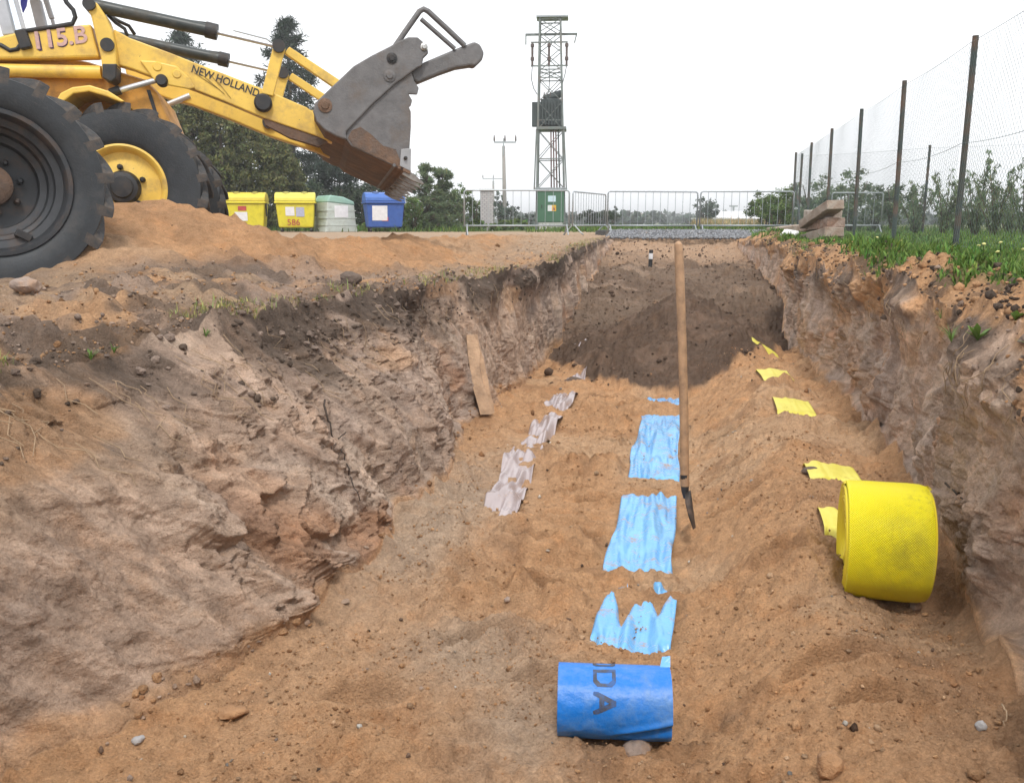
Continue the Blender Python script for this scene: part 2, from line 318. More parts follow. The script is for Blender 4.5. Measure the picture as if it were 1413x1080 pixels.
def top_left(x, y, fine=True):
    far = ss(9, 14, y)
    z = (-.17 + .10 * ss(-2.2, -3.6, x)) * (1 - far) + -.04 * far - .04 * ss(-2.65, -2.15, x) * (1 - ss(4, 8, y))
    z = z - .05 * ss(-3.6, -2.3, x) * (1 - ss(3.0, 5.0, y)) + heap(x, y) - .06 * ga(x, y, -4.3, 4.4, 1.2, .8)
    if fine:
        n = ss(-10, -5, x)
        f1, f2, ci = worley(x * 9, y * 9, 51)
        g1, g2, gi = worley(x * 5 + fbm(x * 4, y * 4, o=2, seed=53), y * 5, 54)
        z = z + ss(-4.2, -3.2, x) * (1 - ss(6, 8, y)) * (.06 * np.abs(fbm(x * 4, y * 4, o=4, seed=55)) + .07 * np.clip(.6 - g1, 0, 1) * (gi > .5) + .025 * (gi - .5) * ss(.02, .2, g2 - g1))
        hq = ss(.02, .10, heap(x, y)); z = z + hq * (.035 * fbm(x * 2.6, y * 2.6, o=4, seed=56) + .035 * np.abs(fbm(x * 7, y * 7, o=4, seed=57)) + .05 * np.clip(.55 - f1, 0, 1) * (ci > .5) * ss(-.1, .4, fbm(x * 1.5, y * 1.5, o=2, seed=58)))
        z = z + n * (.05 * fbm(x * 1.5, y * 1.5, o=4, seed=60) * (1 - .6 * far) + .03 * np.abs(fbm(x * 6, y * 6, o=4, seed=61)) + .05 * np.clip(.5 - f1, 0, 1) * (ci > .55) * (1 - ss(-3.2, -4.2, x)) + .01 * fbm(x * 25, y * 25, o=2, seed=62))
    return z * ss(-13.5, -11, x)
def top_right(x, y, fine=True):
    z = .0 - .12 * (1 - ss(1.15, 1.5, x)) + .02
    z = z + (.06 * ga(x, y, 1.50, 3.8, .22, .8) + .05 * ga(x, y, 1.42, 5.6, .16, .6) + .05 * ga(x, y, 1.42, 7.4, .16, .5) + .04 * ga(x, y, 1.38, 9.6, .2, .8) + .10 * ga(x, y, 1.5, 16.5, .3, 1.2))
    if fine:
        w = 1 - ss(1.45, 1.9, x)
        f1, f2, ci = worley(x * 7, y * 7, 71)
        z = z + w * (.065 * fbm(x * 2.5, y * 2.5, o=4, seed=72) + .07 * np.clip(.55 - f1, 0, 1) * (ci > .4) + .03 * np.abs(fbm(x * 9, y * 9, o=3, seed=73))) + .015 * fbm(x * 3, y * 3, o=3, seed=74)
    return z * (1 - ss(4.6, 5.9, x))
NL, NWL, NFL, NWR, NR, NY = 150, 215, 270, 185, 80, 800
ys = np.concatenate([np.linspace(.3, .9, 26)[:-1], np.exp(np.linspace(math.log(.9), math.log(27), NY))]); ny = len(ys)
Y = ys[:, None]
s1 = np.linspace(1, 0, NL)[None, :]
lip, foot, rfoot, rlip = (f(Y) for f in (xLl, xLf, xRf, xRl))
Xa = lip - (np.exp(4.2 * s1) - 1) / (math.exp(4.2) - 1) * (14 + lip)
tL = np.linspace(1, 0, NWL)[None, :][:, 1:]
Xb = foot + (lip - foot) * (tL ** 1.25 * .8 + .2 * ss(.65, .95, tL))
uF = np.linspace(0, 1, NFL)[None, :][:, 1:]
Xc = foot + (rfoot - foot) * uF
tR = np.linspace(0, 1, NWR)[None, :][:, 1:]
Xd = rfoot + (rlip - rfoot) * tR ** 1.4
s2 = np.linspace(0, 1, NR)[None, :][:, 1:]
Xe = rlip + (np.exp(3.2 * s2) - 1) / (math.exp(3.2) - 1) * (6 - rlip)
one = np.ones_like(Y)
open_ = ss(.45, .9, Y)                                   # the trench ends just in front of the photographer
zlipL = top_left(lip, Y, False); zlipR = top_right(rlip, Y, False)
flat = lambda x, y, zl: zl + (floor_base(x, y) - zl) * open_
zfL = flat(foot, Y, zlipL) ; zfR = flat(rfoot, Y, zlipR)
zfL = np.minimum(zfL, zlipL); zfR = np.minimum(zfR, zlipR)
Za = top_left(Xa, Y)
Zb = zfL + (zlipL - zfL) * tL
Zc = flat(Xc, Y, (zlipL + zlipR) / 2)
Zd = zfR + (zlipR - zfR) * tR
Ze = top_right(Xe, Y)
Yb, Yc, Yd = (np.broadcast_to(Y, a.shape) for a in (Xb, Xc, Xd)); Ya = np.broadcast_to(Y, Xa.shape); Ye = np.broadcast_to(Y, Xe.shape)
edge = ss(0, .05, uF) * (1 - ss(.95, 1, uF))
tal = talus(Xc, Yc)
Zc = Zc + (floor_noise(Xc, Yc) + tal) * open_
hL = np.clip((zlipL - zfL) / 1.0, 0, 1); hR = np.clip((zlipR - zfR) / 1.0, 0, 1)
# left wall relief
def wall_rel(y, z, t, side):
    q = y + (.55 * z if side < 0 else .12 * z)
    big = .13 * fbm(y * 1.1, z * 1.3, o=3, seed=80 + side) - .04 * vnoise(y * .6, z * 0, seed=81)
    fl = fbm(q * (5.2 if side < 0 else 8.5), z * .9, o=3, seed=82 + side)
    f1, f2, ci = worley(q * 3.4 + .8 * fbm(y * 3, z * 3, o=2, seed=84), z * 3.0 + y * .6, 85 + side)
    blk = (ci - .5) * ss(.02, .16, f2 - f1)
    g1, g2, gi = worley(y * 9 + .6 * fbm(y * 8, z * 8, o=2, seed=86), z * 10, 87 + side)
    clod = np.clip(.62 - g1, 0, 1) * (gi > .3)
    k1, k2, ki = worley(y * 19 + .5 * fbm(y * 15, z * 15, o=2, seed=96), z * 15, 97 + side)
    chip = (ki - .5) * ss(.02, .12, k2 - k1)
    rg = 1 - 2 * np.abs(fbm(q * 4.0, z * 4.5, o=4, seed=88 + side))
    top = ss((.66 if side < 0 else .74) + .1 * vnoise(y * 2.2, z * 0, seed=89 + side), .9, t)
    smooth_zone = ss(-.25, .3, fbm(y * .9 + 3, z * 1.1, o=2, seed=90 + side))
    patch = ss(.0, .35, fbm(y * 1.7, z * 1.9, o=3, seed=99 + side)); big = big - .04; rim = .25 if side > 0 else .8
    d = big + fl * (.036 if side < 0 else .036) * (1 - .5 * top) + blk * (.14 if side < 0 else .05) * (1 - .75 * smooth_zone) + clod * (.02 + .09 * top * rim) * (1 - .7 * smooth_zone * (1 - top)) + .018 * rg * (1 - .6 * smooth_zone) + .060 * chip * patch + .026 * fbm(q * 7, (z - .2 * y) * 2.0, o=4, seed=98 + side) + .022 * fbm(y * 20, z * 20, o=4, seed=91 + side, g=.62) * (1 - .45 * smooth_zone) + .02 * np.clip(fbm(q * 11, z * 3.2, o=3, seed=95 + side), -.2, 1)
    if side < 0: d = d * (1 - .55 * ss(5.5, 7.5, y))
    # hollow at the foot, brow of turf at the top
    d = d + .08 * top * (.4 + .6 * vnoise(y * 1.7, z * 0, seed=92 + side)) - .05 * np.exp(-((t - .62) / .12) ** 2) * (.5 + .5 * vnoise(y * 1.3, z * 0, seed=93))
    return d, top, smooth_zone, blk, fl, rg
dL, topL, smL, blkL, flL, rgL = wall_rel(Yb, Zb, np.broadcast_to(tL, Xb.shape), -1)
dR, topR, smR, blkR, flR, rgR = wall_rel(Yd, Zd, np.broadcast_to(tR, Xd.shape), 1)
wb = ss(0, .14, tL) * (1 - ss(.86, 1, tL)) * hL; wd = ss(0, .22, tR) * (1 - ss(.84, 1, tR)) * hR
Xb = Xb + dL * wb * .85; Zb = Zb + dL * wb * .30
Xd = Xd - dR * wd * .97; Zd = Zd + dR * wd * .12
# carry the floor / bank noise a little way up the wall so that the pieces meet
fe = Zc[:, :1] - flat(foot, Y, (zlipL + zlipR) / 2); Zb = Zb + (1 - ss(0, .14, tL)) * fe * hL ** .5
fr = Zc[:, -1:] - flat(rfoot, Y, (zlipL + zlipR) / 2); Zd = Zd + (1 - ss(0, .12, tR)) * fr * hR ** .5
le = Za[:, -1:] - Zb[:, :1]; 
Zb = Zb + ss(.86, 1, tL) * (Za[:, -1:] - zlipL); Zd = Zd + ss(.86, 1, tR) * (Ze[:, :1] - zlipR)
_fd = (1 - ss(25.2, 27, Y)) * ss(.3, .6, Y); Za = Za * _fd; Zb = Zb * _fd; Zc = Zc * _fd; Zd = Zd * _fd; Ze = Ze * _fd
X = np.concatenate([Xa, Xb, Xc, Xd, Xe], 1); Z = np.concatenate([Za, Zb, Zc, Zd, Ze], 1); YY = np.broadcast_to(Y, X.shape)
# soil colours (the earth's own: topsoil, clay, rust, sand)
def lerp(a, b, w): return a + (b - a) * w[..., None]
SAND = np.array([.52, .305, .165]); SANDP = np.array([.54, .36, .225]); SANDD = np.array([.35, .192, .100])
CLAY = np.array([.475, .34, .255]); CLAYG = np.array([.395, .30, .245]); PALE = np.array([.58, .445, .345]); RUST = np.array([.37, .165, .068])
TOPS = np.array([.095, .071, .056]); DARK = np.array([.128, .086, .062]); TAN = np.array([.39, .285, .20])
def wallcol(y, z, t, top, sm, blk, fl, side):
    q = y + (.55 * z if side < 0 else .1 * z)
    n1 = fbm(y * 1.4, z * 1.6, o=4, seed=100 + side); n2 = fbm(q * 5, z * 2, o=4, seed=101 + side); n3 = fbm(q * 12, z * 1.5, o=3, seed=102 + side)
    c = lerp(np.broadcast_to(CLAY, y.shape + (3,)), CLAYG, ss(-.3, .5, n1) * .85)
    c = lerp(c, PALE, ss(.0, .7, n2) * .55)
    c = lerp(c, RUST, ss(.25, .75, fbm(y * 1.9, z * 2.2, o=4, seed=103 + side)) * .55 * ss(.9, .2, t))
    c = c * (1 + .18 * n3[..., None])
    c = lerp(c, SAND, ss(.10, .0, t + .08 * n1 + .03 * n3) * .75)
    if side < 0: c = lerp(c, np.array([.40, .27, .18]), ss(.45, .8, t + .25 * n1) * ss(3.6, 2.4, y) * .85)
    tp = top * ss(-.35, .25, fbm(y * 2.3, z * 3.5, o=3, seed=104 + side) + .35)
    if side < 0: tp = tp * ss(1.5, 2.6, y) * (.6 + .4 * ss(2.2, 3.0, y)); tp = np.maximum(tp, .9 * ss(.66, .86, t + .18 * n2) * ga(y, t * 0, 5.0, 0, 2.3, 1) * ss(-.5, .1, fbm(y * 3, z * 3.5, o=3, seed=107)))
    c = lerp(c, TOPS, tp * (.92 if side < 0 else .8))
    c = lerp(c, SAND * .95, ss(.55, .85, fbm(y * 1.2 + 9, z * 2.5, o=3, seed=105 + side)) * .5)
    if side > 0: c = lerp(c, SAND * .95, ss(.80, 1.0, t + .28 * fbm(y * 3.2, z * 4, o=4, seed=108)) * .9)
    return c * (1.2 if side > 0 else 1.) * (1 + .20 * fbm(y * 28, z * 22, o=3, seed=106 + side))[..., None]
cb = wallcol(Yb, Zb, np.broadcast_to(tL, Xb.shape), topL, smL, blkL, flL, -1)
cd = wallcol(Yd, Zd, np.broadcast_to(tR, Xd.shape), topR, smR, blkR, flR, 1)
n = fbm(Xc * 1.3, Yc * 1.3, o=4, seed=110); n2 = fbm(Xc * 5, Yc * 5, o=3, seed=111)
cc_ = lerp(np.broadcast_to(SAND, Xc.shape + (3,)), SANDP, ss(.1, .7, n) * .7); cc_ = lerp(cc_, SANDD, ss(.15, .75, n2) * .5)
pal = np.maximum(ga(Xc, Yc, -1.25, 4.3, .30, 1.3), .8 * ga(Xc, Yc, -.75, 2.9, .35, .35)) + .7 * ga(Xc, Yc, -.45, 2.4, .2, .3); cc_ = lerp(cc_, np.array([.46, .35, .26]), np.clip(pal * 1.2, 0, 1) * .85)
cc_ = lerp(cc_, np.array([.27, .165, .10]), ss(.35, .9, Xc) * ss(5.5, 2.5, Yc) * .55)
dkh, dkm = dark_pile(Xc, Yc)
dkc = lerp(np.broadcast_to(DARK, Xc.shape + (3,)), DARK * 1.5, ss(.1, .7, n2) * .7); dkc = lerp(dkc, np.array([.195, .138, .10]), ss(10.3, 11.6, Yc + .4 * n) * (.5 + .5 * ss(-.2, .4, fbm(Xc * .9, Yc * .9, o=3, seed=112)))); dkc = lerp(dkc, np.array([.42, .31, .23]), ss(11.5, 13, Yc) * ss(.15, .5, fbm(Xc * 1.1 + .4 * Yc, Yc * 2.6, o=3, seed=119)) * .45)
dkc = lerp(dkc, np.array([.40, .27, .18]), ss(15.5, 18.5, Yc + n))
wdk = ss(.2, .75, dkm + .32 * n2)
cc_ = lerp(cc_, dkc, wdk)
na = fbm(Xa * 1.6, Ya * 1.6, o=4, seed=113); na2 = fbm(Xa * 5, Ya * 5, o=3, seed=114)
hp = heap(Xa, Ya)
ca = lerp(np.broadcast_to(np.array([.39, .27, .18]), Xa.shape + (3,)), SAND, ss(-.3, .5, na) * .75); ca = lerp(ca, np.array([.26, .19, .145]), ss(.1, .7, na2) * .55)
nb_ = ss(-4.3, -3.2, Xa) * (1 - ss(6, 8, Ya)); ca = lerp(ca, CLAYG * .8, nb_ * ss(-.1, .4, fbm(Xa * 2.2, Ya * 2.2, o=4, seed=117)) * .75); ca = lerp(ca, TOPS * 1.5, nb_ * ss(.1, .45, fbm(Xa * 3.1, Ya * 3.1, o=4, seed=118)) * .75)
ca = lerp(ca, np.array([.50, .285, .150]), ss(.03, .11, hp)); ca = lerp(ca, np.array([.40, .235, .13]), ss(.03, .11, hp) * ss(-.1, .4, fbm(Xa * 2.4, Ya * 2.4, o=4, seed=121)) * .8); ca = lerp(ca, np.array([.50, .34, .22]), ss(.03, .11, hp) * ss(.1, .5, fbm(Xa * 1.1 + 5, Ya * 1.1, o=3, seed=122)) * .6); ca = lerp(ca, TAN, ss(8.5, 13, Ya) * (1 - ss(.05, .14, hp)) * .85)
ca = lerp(ca, TOPS * 1.15, ss(.28, .0, np.broadcast_to(lip, Xa.shape) - Xa) * ss(-.2, .4, na + .1) * .7 * ss(1.7, 2.7, Ya))
ne = fbm(Xe * 2, Ye * 2, o=4, seed=115)
ce = lerp(np.broadcast_to(SAND * .95, Xe.shape + (3,)), TOPS * 1.3, ss(-.05, .45, fbm(Xe * 3.2, Ye * 3.2, o=4, seed=116) + .25 * np.exp(-(Xe - rlip) / .12)) * .75)
gm = ss(1.33, 1.56, Xe + .14 * ne - .08 * ss(6, 3, Ye)); ce = lerp(ce, np.array([.15, .15, .065]), gm)
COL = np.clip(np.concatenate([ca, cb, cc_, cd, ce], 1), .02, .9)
nx = X.shape[1]
P = np.stack([X, YY, Z], -1)
gu = np.gradient(P, axis=1); gv = np.gradient(P, axis=0); NRM = np.cross(gu, gv); NRM /= np.linalg.norm(NRM, axis=-1, keepdims=True) + 1e-12
idx = np.arange(ny * nx).reshape(ny, nx)
FQ = np.stack([idx[:-1, :-1], idx[:-1, 1:], idx[1:, 1:], idx[1:, :-1]], -1)
colx = np.arange(nx - 1)[None, :]; b0 = NL - 1; b1 = b0 + NWL - 1; b2 = b1 + NFL - 1; b3 = b2 + NWR - 1
seg = np.where(colx < b0, 0, np.where(colx < b1, 1, np.where(colx < b2, 2, np.where(colx < b3, 3, 4))))
seg = np.broadcast_to(seg, (ny - 1, nx - 1)).copy()
hm = np.zeros((ny, nx)); hm[:, :NL] = hp; dm = np.zeros((ny, nx)); dm[:, b1 + 1:b2 + 1] = wdk
seg[(seg == 0) & (hm[:-1, :-1] > .07)] = 5; seg[(seg == 2) & (dm[:-1, :-1] > .5)] = 6
for k, nm in enumerate(['bank', 'trench_wall', 'trench_floor', 'trench_wall', 'bank', 'sand_heap', 'soil_mound']):
    q = FQ[seg == k]; u, inv = np.unique(q.ravel(), return_inverse=True)
    o = np_mesh(nm, P.reshape(-1, 3)[u], inv.reshape(-1, 4), SOIL, 'structure', COL.reshape(-1, 3)[u], 'soil', True)
    o.data.normals_split_custom_set_from_vertices(NRM.reshape(-1, 3)[u].tolist())
LIPX = lambda y, side: float(xLl(y) if side < 0 else xRl(y))
PV = np.concatenate([P[:-30:1, ::1].reshape(-1, 3)]) - np.array(EP); PD = PV @ np.array(FW)
PXY = np.stack([CX + CF * (PV @ np.array(RT)) / np.maximum(PD, .05), CY - CF * (PV @ np.array(UP)) / np.maximum(PD, .05)], 1)
NF = NRM[:-30].reshape(-1, 3)
def hit(px, py, rad=7.):
    """first point of the terrain along a sight line, with its normal"""
    d = np.hypot(PXY[:, 0] - px, PXY[:, 1] - py); k = np.where((d < rad) & (PD > .3))[0]
    if len(k) == 0: k = np.array([int(np.argmin(d + (PD < .3) * 1e6))])
    dm = PD[k].min(); k = k[PD[k] < dm * 1.05 + .03]; i = k[np.argmin(d[k])]
    return Vector(PV[i]) + EP, Vector(NF[i])
def wall_point(y, t, side):
    j = int(np.argmin(abs(ys - y)))
    i = b0 + int((1 - t) * (NWL - 1)) if side < 0 else b2 + int(t * (NWR - 1))
    return Vector(P[j, i]), Vector(NRM[j, i])

# ------------------------------------------------------------------ the ground beyond, out to the horizon
def far_ground():
    lg = lambda a, b, n: list(np.exp(np.linspace(math.log(a), math.log(b), n)))
    xs = np.array([-x for x in lg(14, 1500, 40)][::-1] + list(np.linspace(-14, 6, 41))[1:-1] + lg(6, 1500, 44))
    yv = np.array([-y for y in lg(1, 1500, 14)][::-1] + [.3] + list(np.linspace(.3, 27, 28))[1:-1] + list(np.linspace(27, 60, 80)) + lg(61, 1500, 50))
    xx, yy = np.meshgrid(xs, yv); r = np.hypot(xx, yy)
    z = .03 * fbm(xx * .2, yy * .2, o=3, seed=120) * ss(28, 34, yy) + ss(300, 1500, r) * (2 + 8 * (fbm(xx * .0012, yy * .0012, o=3, seed=121) * .5 + .5)) * ss(-1000, 300, yy)
    nn = fbm(xx * .12, yy * .35, o=4, seed=122)
    c = lerp(np.broadcast_to(TAN, xx.shape + (3,)), np.array([.13, .15, .055]), ss(29.5, 31.5, yy + nn))
    c = lerp(c, np.array([.12, .14, .05]), ss(1.5, 2.2, xx)); c = lerp(c, np.array([.17, .19, .10]), ss(60, 200, r)); c = lerp(c, np.array([.10, .14, .10]), ss(300, 900, r))
    i = np.arange(xx.size).reshape(xx.shape); F = np.stack([i[:-1, :-1], i[:-1, 1:], i[1:, 1:], i[1:, :-1]], -1)
    mx_ = (xx[:-1, :-1] + xx[1:, 1:]) / 2; my = (yy[:-1, :-1] + yy[1:, 1:]) / 2
    keep = ~((mx_ > -14) & (mx_ < 6) & (my > .3) & (my < 27)); F = F[keep]
    np_mesh('ground', np.stack([xx, yy, z], -1).reshape(-1, 3), F, SOIL, 'structure', c.reshape(-1, 3), 'soil', True)
far_ground()

# ------------------------------------------------------------------ backhoe loader
LO = thing('backhoe_loader', 'muddy yellow backhoe loader with raised grey bucket behind the sand heap', 'backhoe loader')
fr0 = atd(168, 258, 7.9); HEAD = YAW + R(12.7); ROLL = R(-3.0)
LO.rotation_euler = (ROLL, 0, HEAD)
LR = Euler((ROLL, 0, HEAD)).to_matrix(); LO.location = fr0 - LR @ Vector((0, 0, .71)); LRi = LR.transposed(); LOC = Vector(LO.location)
eL, rL = LRi @ (EP - LOC), None
def lp(px, py, ly):
    """point of the loader's own frame (forward, left, up) on its upright plane at ly"""
    d = LRi @ ray(px, py); return eL + d * ((ly - eL.y) / d.y)
def poly(pts, ly): return [(lambda v: (v.x, v.z))(lp(a, b, ly)) for a, b in pts]
EX, EY, EZ = Vector((1, 0, 0)), Vector((0, 0, 1)), Vector((0, 1, 0))
def plate(name, pts, ly, th, mat, parent=LO, bevel=.008, plane=None):
    return MB().prism(poly(pts, ly if plane is None else plane), (0, 0, 0), EX, EY, EZ, ly, ly + th).build(name, mat, parent, bevel=bevel)
def plates(name, polys, mat, parent=LO, bevel=.008):
    m = MB()
    for pts, ly, th in polys: m.prism(pts, (0, 0, 0), EX, EY, EZ, ly, ly + th)
    return m.build(name, mat, parent, bevel=bevel)
def make_wheel(c, r, w, rimr, style, out=-1, parent=LO, spin=0., turn=0.):
    """tyre ring with chevron lugs; out = side of the outer face along the axle"""
    A = EZ; c = Vector(c); h = w / 2
    prof = [(rimr, -h * .72), (rimr + .02, -h * .84), (rimr + .06, -h * .95), (r * .80, -h), (r * .90, -h * .97), (r * .91, -h * .86), (r * .92, -h * .4), (r * .925, 0), (r * .92, h * .4), (r * .91, h * .86), (r * .90, h * .97), (r * .80, h), (rimr + .06, h * .95), (rimr + .02, h * .84), (rimr, h * .72)]
    ty = MB().lathe(prof, 72, c, A).build('tyre', RUB, parent, smooth=50)
    lug = MB()
    q = lambda th, rr, t: Vector((math.cos(th) * rr, t, math.sin(th) * rr))
    n = 6; vs = []
    for i in range(n + 1):
        f = i / n; t = -h * (1.0 - .93 * f); th = .02 + .30 * f ** .9; hw = .046 + .010 * (1 - f)
        top = r * (1.0 - .055 * f); base = r * .895
        vs += [q(th - hw * 1.25, base - (.10 * r if i == 0 else 0), t), q(th - hw * .8, top, t + (.012 if i == 0 else 0)), q(th + hw * .8, top, t + (.012 if i == 0 else 0)), q(th + hw * 1.25, base - (.10 * r if i == 0 else 0), t)]
    fs = [(3, 2, 1, 0), (n * 4, n * 4 + 1, n * 4 + 2, n * 4 + 3)]
    for i in range(n):
        for k in range(3): fs.append((i * 4 + k, i * 4 + k + 1, i * 4 + 4 + k + 1, i * 4 + 4 + k))
    meL = MB().add(vs, fs).build('tread_lug', RUBL, ty, bevel=.008)
    mir = MB().add([(v[0], -v[1], v[2]) for v in vs], [f[::-1] for f in fs]).build('tread_lug', RUBL, ty, bevel=.008)
    K = 19
    for s, o0 in ((0, meL), (1, mir)):
        for k in range(K):
            o = o0 if k == 0 else o0.copy()
            if k: C.objects.link(o); o.parent = ty
            o.location = c; o.rotation_euler = (0, -(2 * math.pi * (k + s * .5) / K + spin), 0)
    o_ = out * h
    if style == 'yellow':
        rim = MB().lathe([(rimr + .015, -o_ * .8), (rimr - .02, -o_ * .6), (rimr - .02, o_ * .2), (rimr + .015, o_ * .70), (rimr + .025, o_ * .82), (rimr - .0, o_ * .86), (rimr - .02, o_ * .80), (rimr - .035, o_ * .66), (rimr - .05, o_ * .50), (rimr - .11, o_ * .46), (.20, o_ * .58), (.0, o_ * .60)], 56, c, A).build('rim', YEL, parent, smooth=35)
        hub = MB().lathe([(.155, o_ * .55), (.15, o_ * .78), (.135, o_ * .93), (.10, o_ * .97), (.09, o_ * 1.03), (0, o_ * 1.05)], 28, c, A).build('hub', BLACKP, rim, smooth=35)
        for k in range(5):
            a = 2 * math.pi * k / 5 + .4; p = c + Vector((math.cos(a) * .185, o_ * .58, math.sin(a) * .185))
            MB().lathe([(0, 0), (.026, 0), (.026, .035 * 1.), (.014, .05), (0, .05)], 8, p, A * out).build('wheel_nut', BLACKP, rim, smooth=35)
    else:
        rim = MB().lathe([(rimr + .012, -o_ * .7), (rimr - .02, -o_ * .6), (rimr - .03, o_ * .5), (rimr + .01, o_ * .70), (rimr + .028, o_ * .84), (rimr + .022, o_ * .92), (rimr - .005, o_ * .92), (rimr - .022, o_ * .82), (rimr - .03, o_ * .58), (rimr - .075, o_ * .52), (rimr - .085, o_ * .34), (rimr - .11, o_ * .26), (rimr - .12, -o_ * .05), (rimr - .16, -o_ * .10), (rimr - .17, -o_ * .45), (.10, -o_ * .5), (0, -o_ * .5)], 64, c, A).build('rim', RIMD, parent, smooth=35)
        hub = MB().lathe([(.14, -o_ * .5), (.135, -o_ * .10), (.10, o_ * .02), (.0, o_ * .05)], 28, c, A).build('hub', RUSTY, rim, smooth=35)
        for k in range(8):
            a = 2 * math.pi * k / 8 + .2; p = c + Vector((math.cos(a) * .185, -o_ * .5, math.sin(a) * .185))
            MB().lathe([(0, 0), (.022, 0), (.022, .05), (.010, .06), (0, .06)], 6, p, A * out).build('wheel_nut', RIMD, rim, smooth=35)
        MB().box(c + Vector((.16, o_ * .45, -.34)), (.10, .10, .05), Euler((0, .5, 0)).to_matrix()).build('valve_guard', BLACKP, rim, bevel=.006)
    if turn:
        Mx = Matrix.Translation(c) @ Matrix.Rotation(turn, 4, 'Z') @ Matrix.Translation(-c); ty.matrix_local = Mx; rim.matrix_local = Mx
    return ty
FRC = Vector((0, .21, .71)); TW = .42
make_wheel(FRC, .755, TW, .37, 'yellow', -1, spin=.1)
make_wheel(FRC + Vector((0, 1.62, 0)), .755, TW, .37, 'yellow', 1, spin=.25)
rr = LRi @ (atd(-30, 250, 5.62) - LOC)
make_wheel((rr.x, rr.y + .22, rr.z), .745, .44, .455, 'dark', -1, spin=.05, turn=R(20))
MB().tube([(rr.x, rr.y + .25, rr.z), (rr.x - .1, 1.0, .75)], .09, 14).tube([(0, .3, .71), (0, 1.75, .71)], .10, 14).build('axle', BLACKP, LO, smooth=40)
# hood, frame and cab
plate('hood', [(-130, 76), (60, 74), (120, 84), (200, 109), (218, 127), (240, 182), (228, 203), (150, 190), (-130, 205)], .46, 1.08, YELIN, bevel=.05)
plate('frame_rail', [(-120, 150), (60, 150), (140, 178), (226, 190), (226, 214), (120, 225), (-120, 215)], .40, .14, BLACKP)
MB().prism(poly([(202, 124), (207, 124), (222, 172), (217, 172)], .44), (0, 0, 0), EX, EY, EZ, .445, .459).build('hood_seam', BLACKP, LO)
plate('side_panel', [(-60, 54), (0, 50), (34, 42), (125, 33), (131, 58), (137, 79), (60, 81), (-60, 82)], .30, .14, YEL, bevel=.02)
# lettering on the side panel, dark outline behind pale digits
DCD = M('decal dark', (.06, .025, .06), .5, var=.2); DCP = M('decal pink grey', (.52, .33, .30), .5, var=.2)
for k, (mt, off, sz) in enumerate(((DCD, .026, 1.0), (DCD, .016, 1.0), (DCP, .006, 1.0), (DCP, .0, 1.0))):
    a = lp(44 + off * 160, 68 + off * 120, .295); b = lp(116, 59, .295); me = text_mesh('115.B', 1.0, .12, .018); me.materials.append(mt)
    o = bpy.data.objects.new('panel_lettering', me); C.objects.link(o); o.parent = LO
    w = max(v.co.x for v in me.vertices) - min(v.co.x for v in me.vertices); s = (b - a).length / w
    ang = math.atan2(b.z - a.z, b.x - a.x)
    o.matrix_local = Matrix.Translation((a.x, .2965 - .0015 * k, a.z)) @ Matrix.Rotation(-ang, 4, 'Y') @ Matrix.Rotation(R(90), 4, 'X') @ Matrix.Diagonal((s, s * 1.0, .4, 1))
def cylpx(m, p, q, ly, r, n=18): m.tube([lp(*p, ly), lp(*q, ly)], r, n)
m = MB(); cylpx(m, (-60, 96), (140, 100), .36, .058); m.build('lift_cylinder', YEL, LO, smooth=40)
m = MB(); cylpx(m, (150, 129), (226, 108), .36, .026); rod = m.build('lift_rod', CHROME, LO, smooth=40)
m = MB(); cylpx(m, (152, 129), (166, 124), .36, .042); m.build('rod_collar', BLACKP, rod, smooth=40)
m = MB(); cylpx(m, (218, 150), (262, 132), 1.50, .030); m.build('lift_rod', CHROME, LO, smooth=40)
tow = plate('loader_tower', [(117, 5), (123, 1), (133, 3), (147, 24), (155, 44), (160, 70), (161, 92), (159, 108), (152, 112), (141, 106), (139, 80), (133, 55), (125, 22)], .25, .20, YEL, bevel=.02)
MB().lathe([(0, -.01), (.06, -.01), (.06, .05), (0, .05)], 24, lp(148, 62, .24), EZ).build('pivot_pin', BLACKP, tow, smooth=40)
MB().prism(poly([(141, 88), (161, 88), (160, 108), (153, 113), (141, 107)], .245), (0, 0, 0), EX, EY, EZ, .244, .456).build('greased_end', BLACKP, tow, bevel=.01)
MB().lathe([(0, -.02), (.055, -.02), (.055, .24), (0, .24)], 20, lp(123, 6, .24), EZ).build('pivot_pin', BLACKP, tow, smooth=40)
plate('loader_tower', [(117, 5), (123, 1), (133, 3), (147, 24), (155, 44), (160, 70), (161, 92), (159, 108), (152, 112), (141, 106), (139, 80), (133, 55), (125, 22)], 1.50, .20, YEL, bevel=.02, plane=.25)
# loader arms
ARM = [(157, 40), (178, 52), (235, 73), (265, 85), (310, 102), (374, 127), (423, 148), (447, 166), (466, 185), (458, 197), (440, 189), (364, 163), (310, 140), (269, 124), (240, 113), (206, 104), (182, 95), (157, 88)]
pa = poly(ARM, .35)
arm = plates('loader_arm', [(pa, .35, .14)], YEL, bevel=.012)
farm = plates('loader_arm', [(pa, 1.50, .14)], YEL, bevel=.015)
low = poly([(362, 160), (441, 184), (452, 196), (440, 202), (400, 190), (366, 172)], .36)
plates('arm_underside', [(low, .365, .11)], RUSTY, arm, bevel=0)
MB().prism(poly([(193, 84), (214, 85), (244, 92), (262, 108), (270, 122), (262, 124), (224, 117), (213, 111)], .35), (0, 0, 0), EX, EY, EZ, .325, .349).build('pivot_plate', YEL, arm, bevel=.012)
for a, b in ((217, 92), (244, 102)):
    v = lp(a, b, .32); MB().lathe([(0, -.004), (.035, -.004), (.05, .012), (0, .012)], 20, v, EZ).build('embossed_boss', YEL, arm, smooth=40)
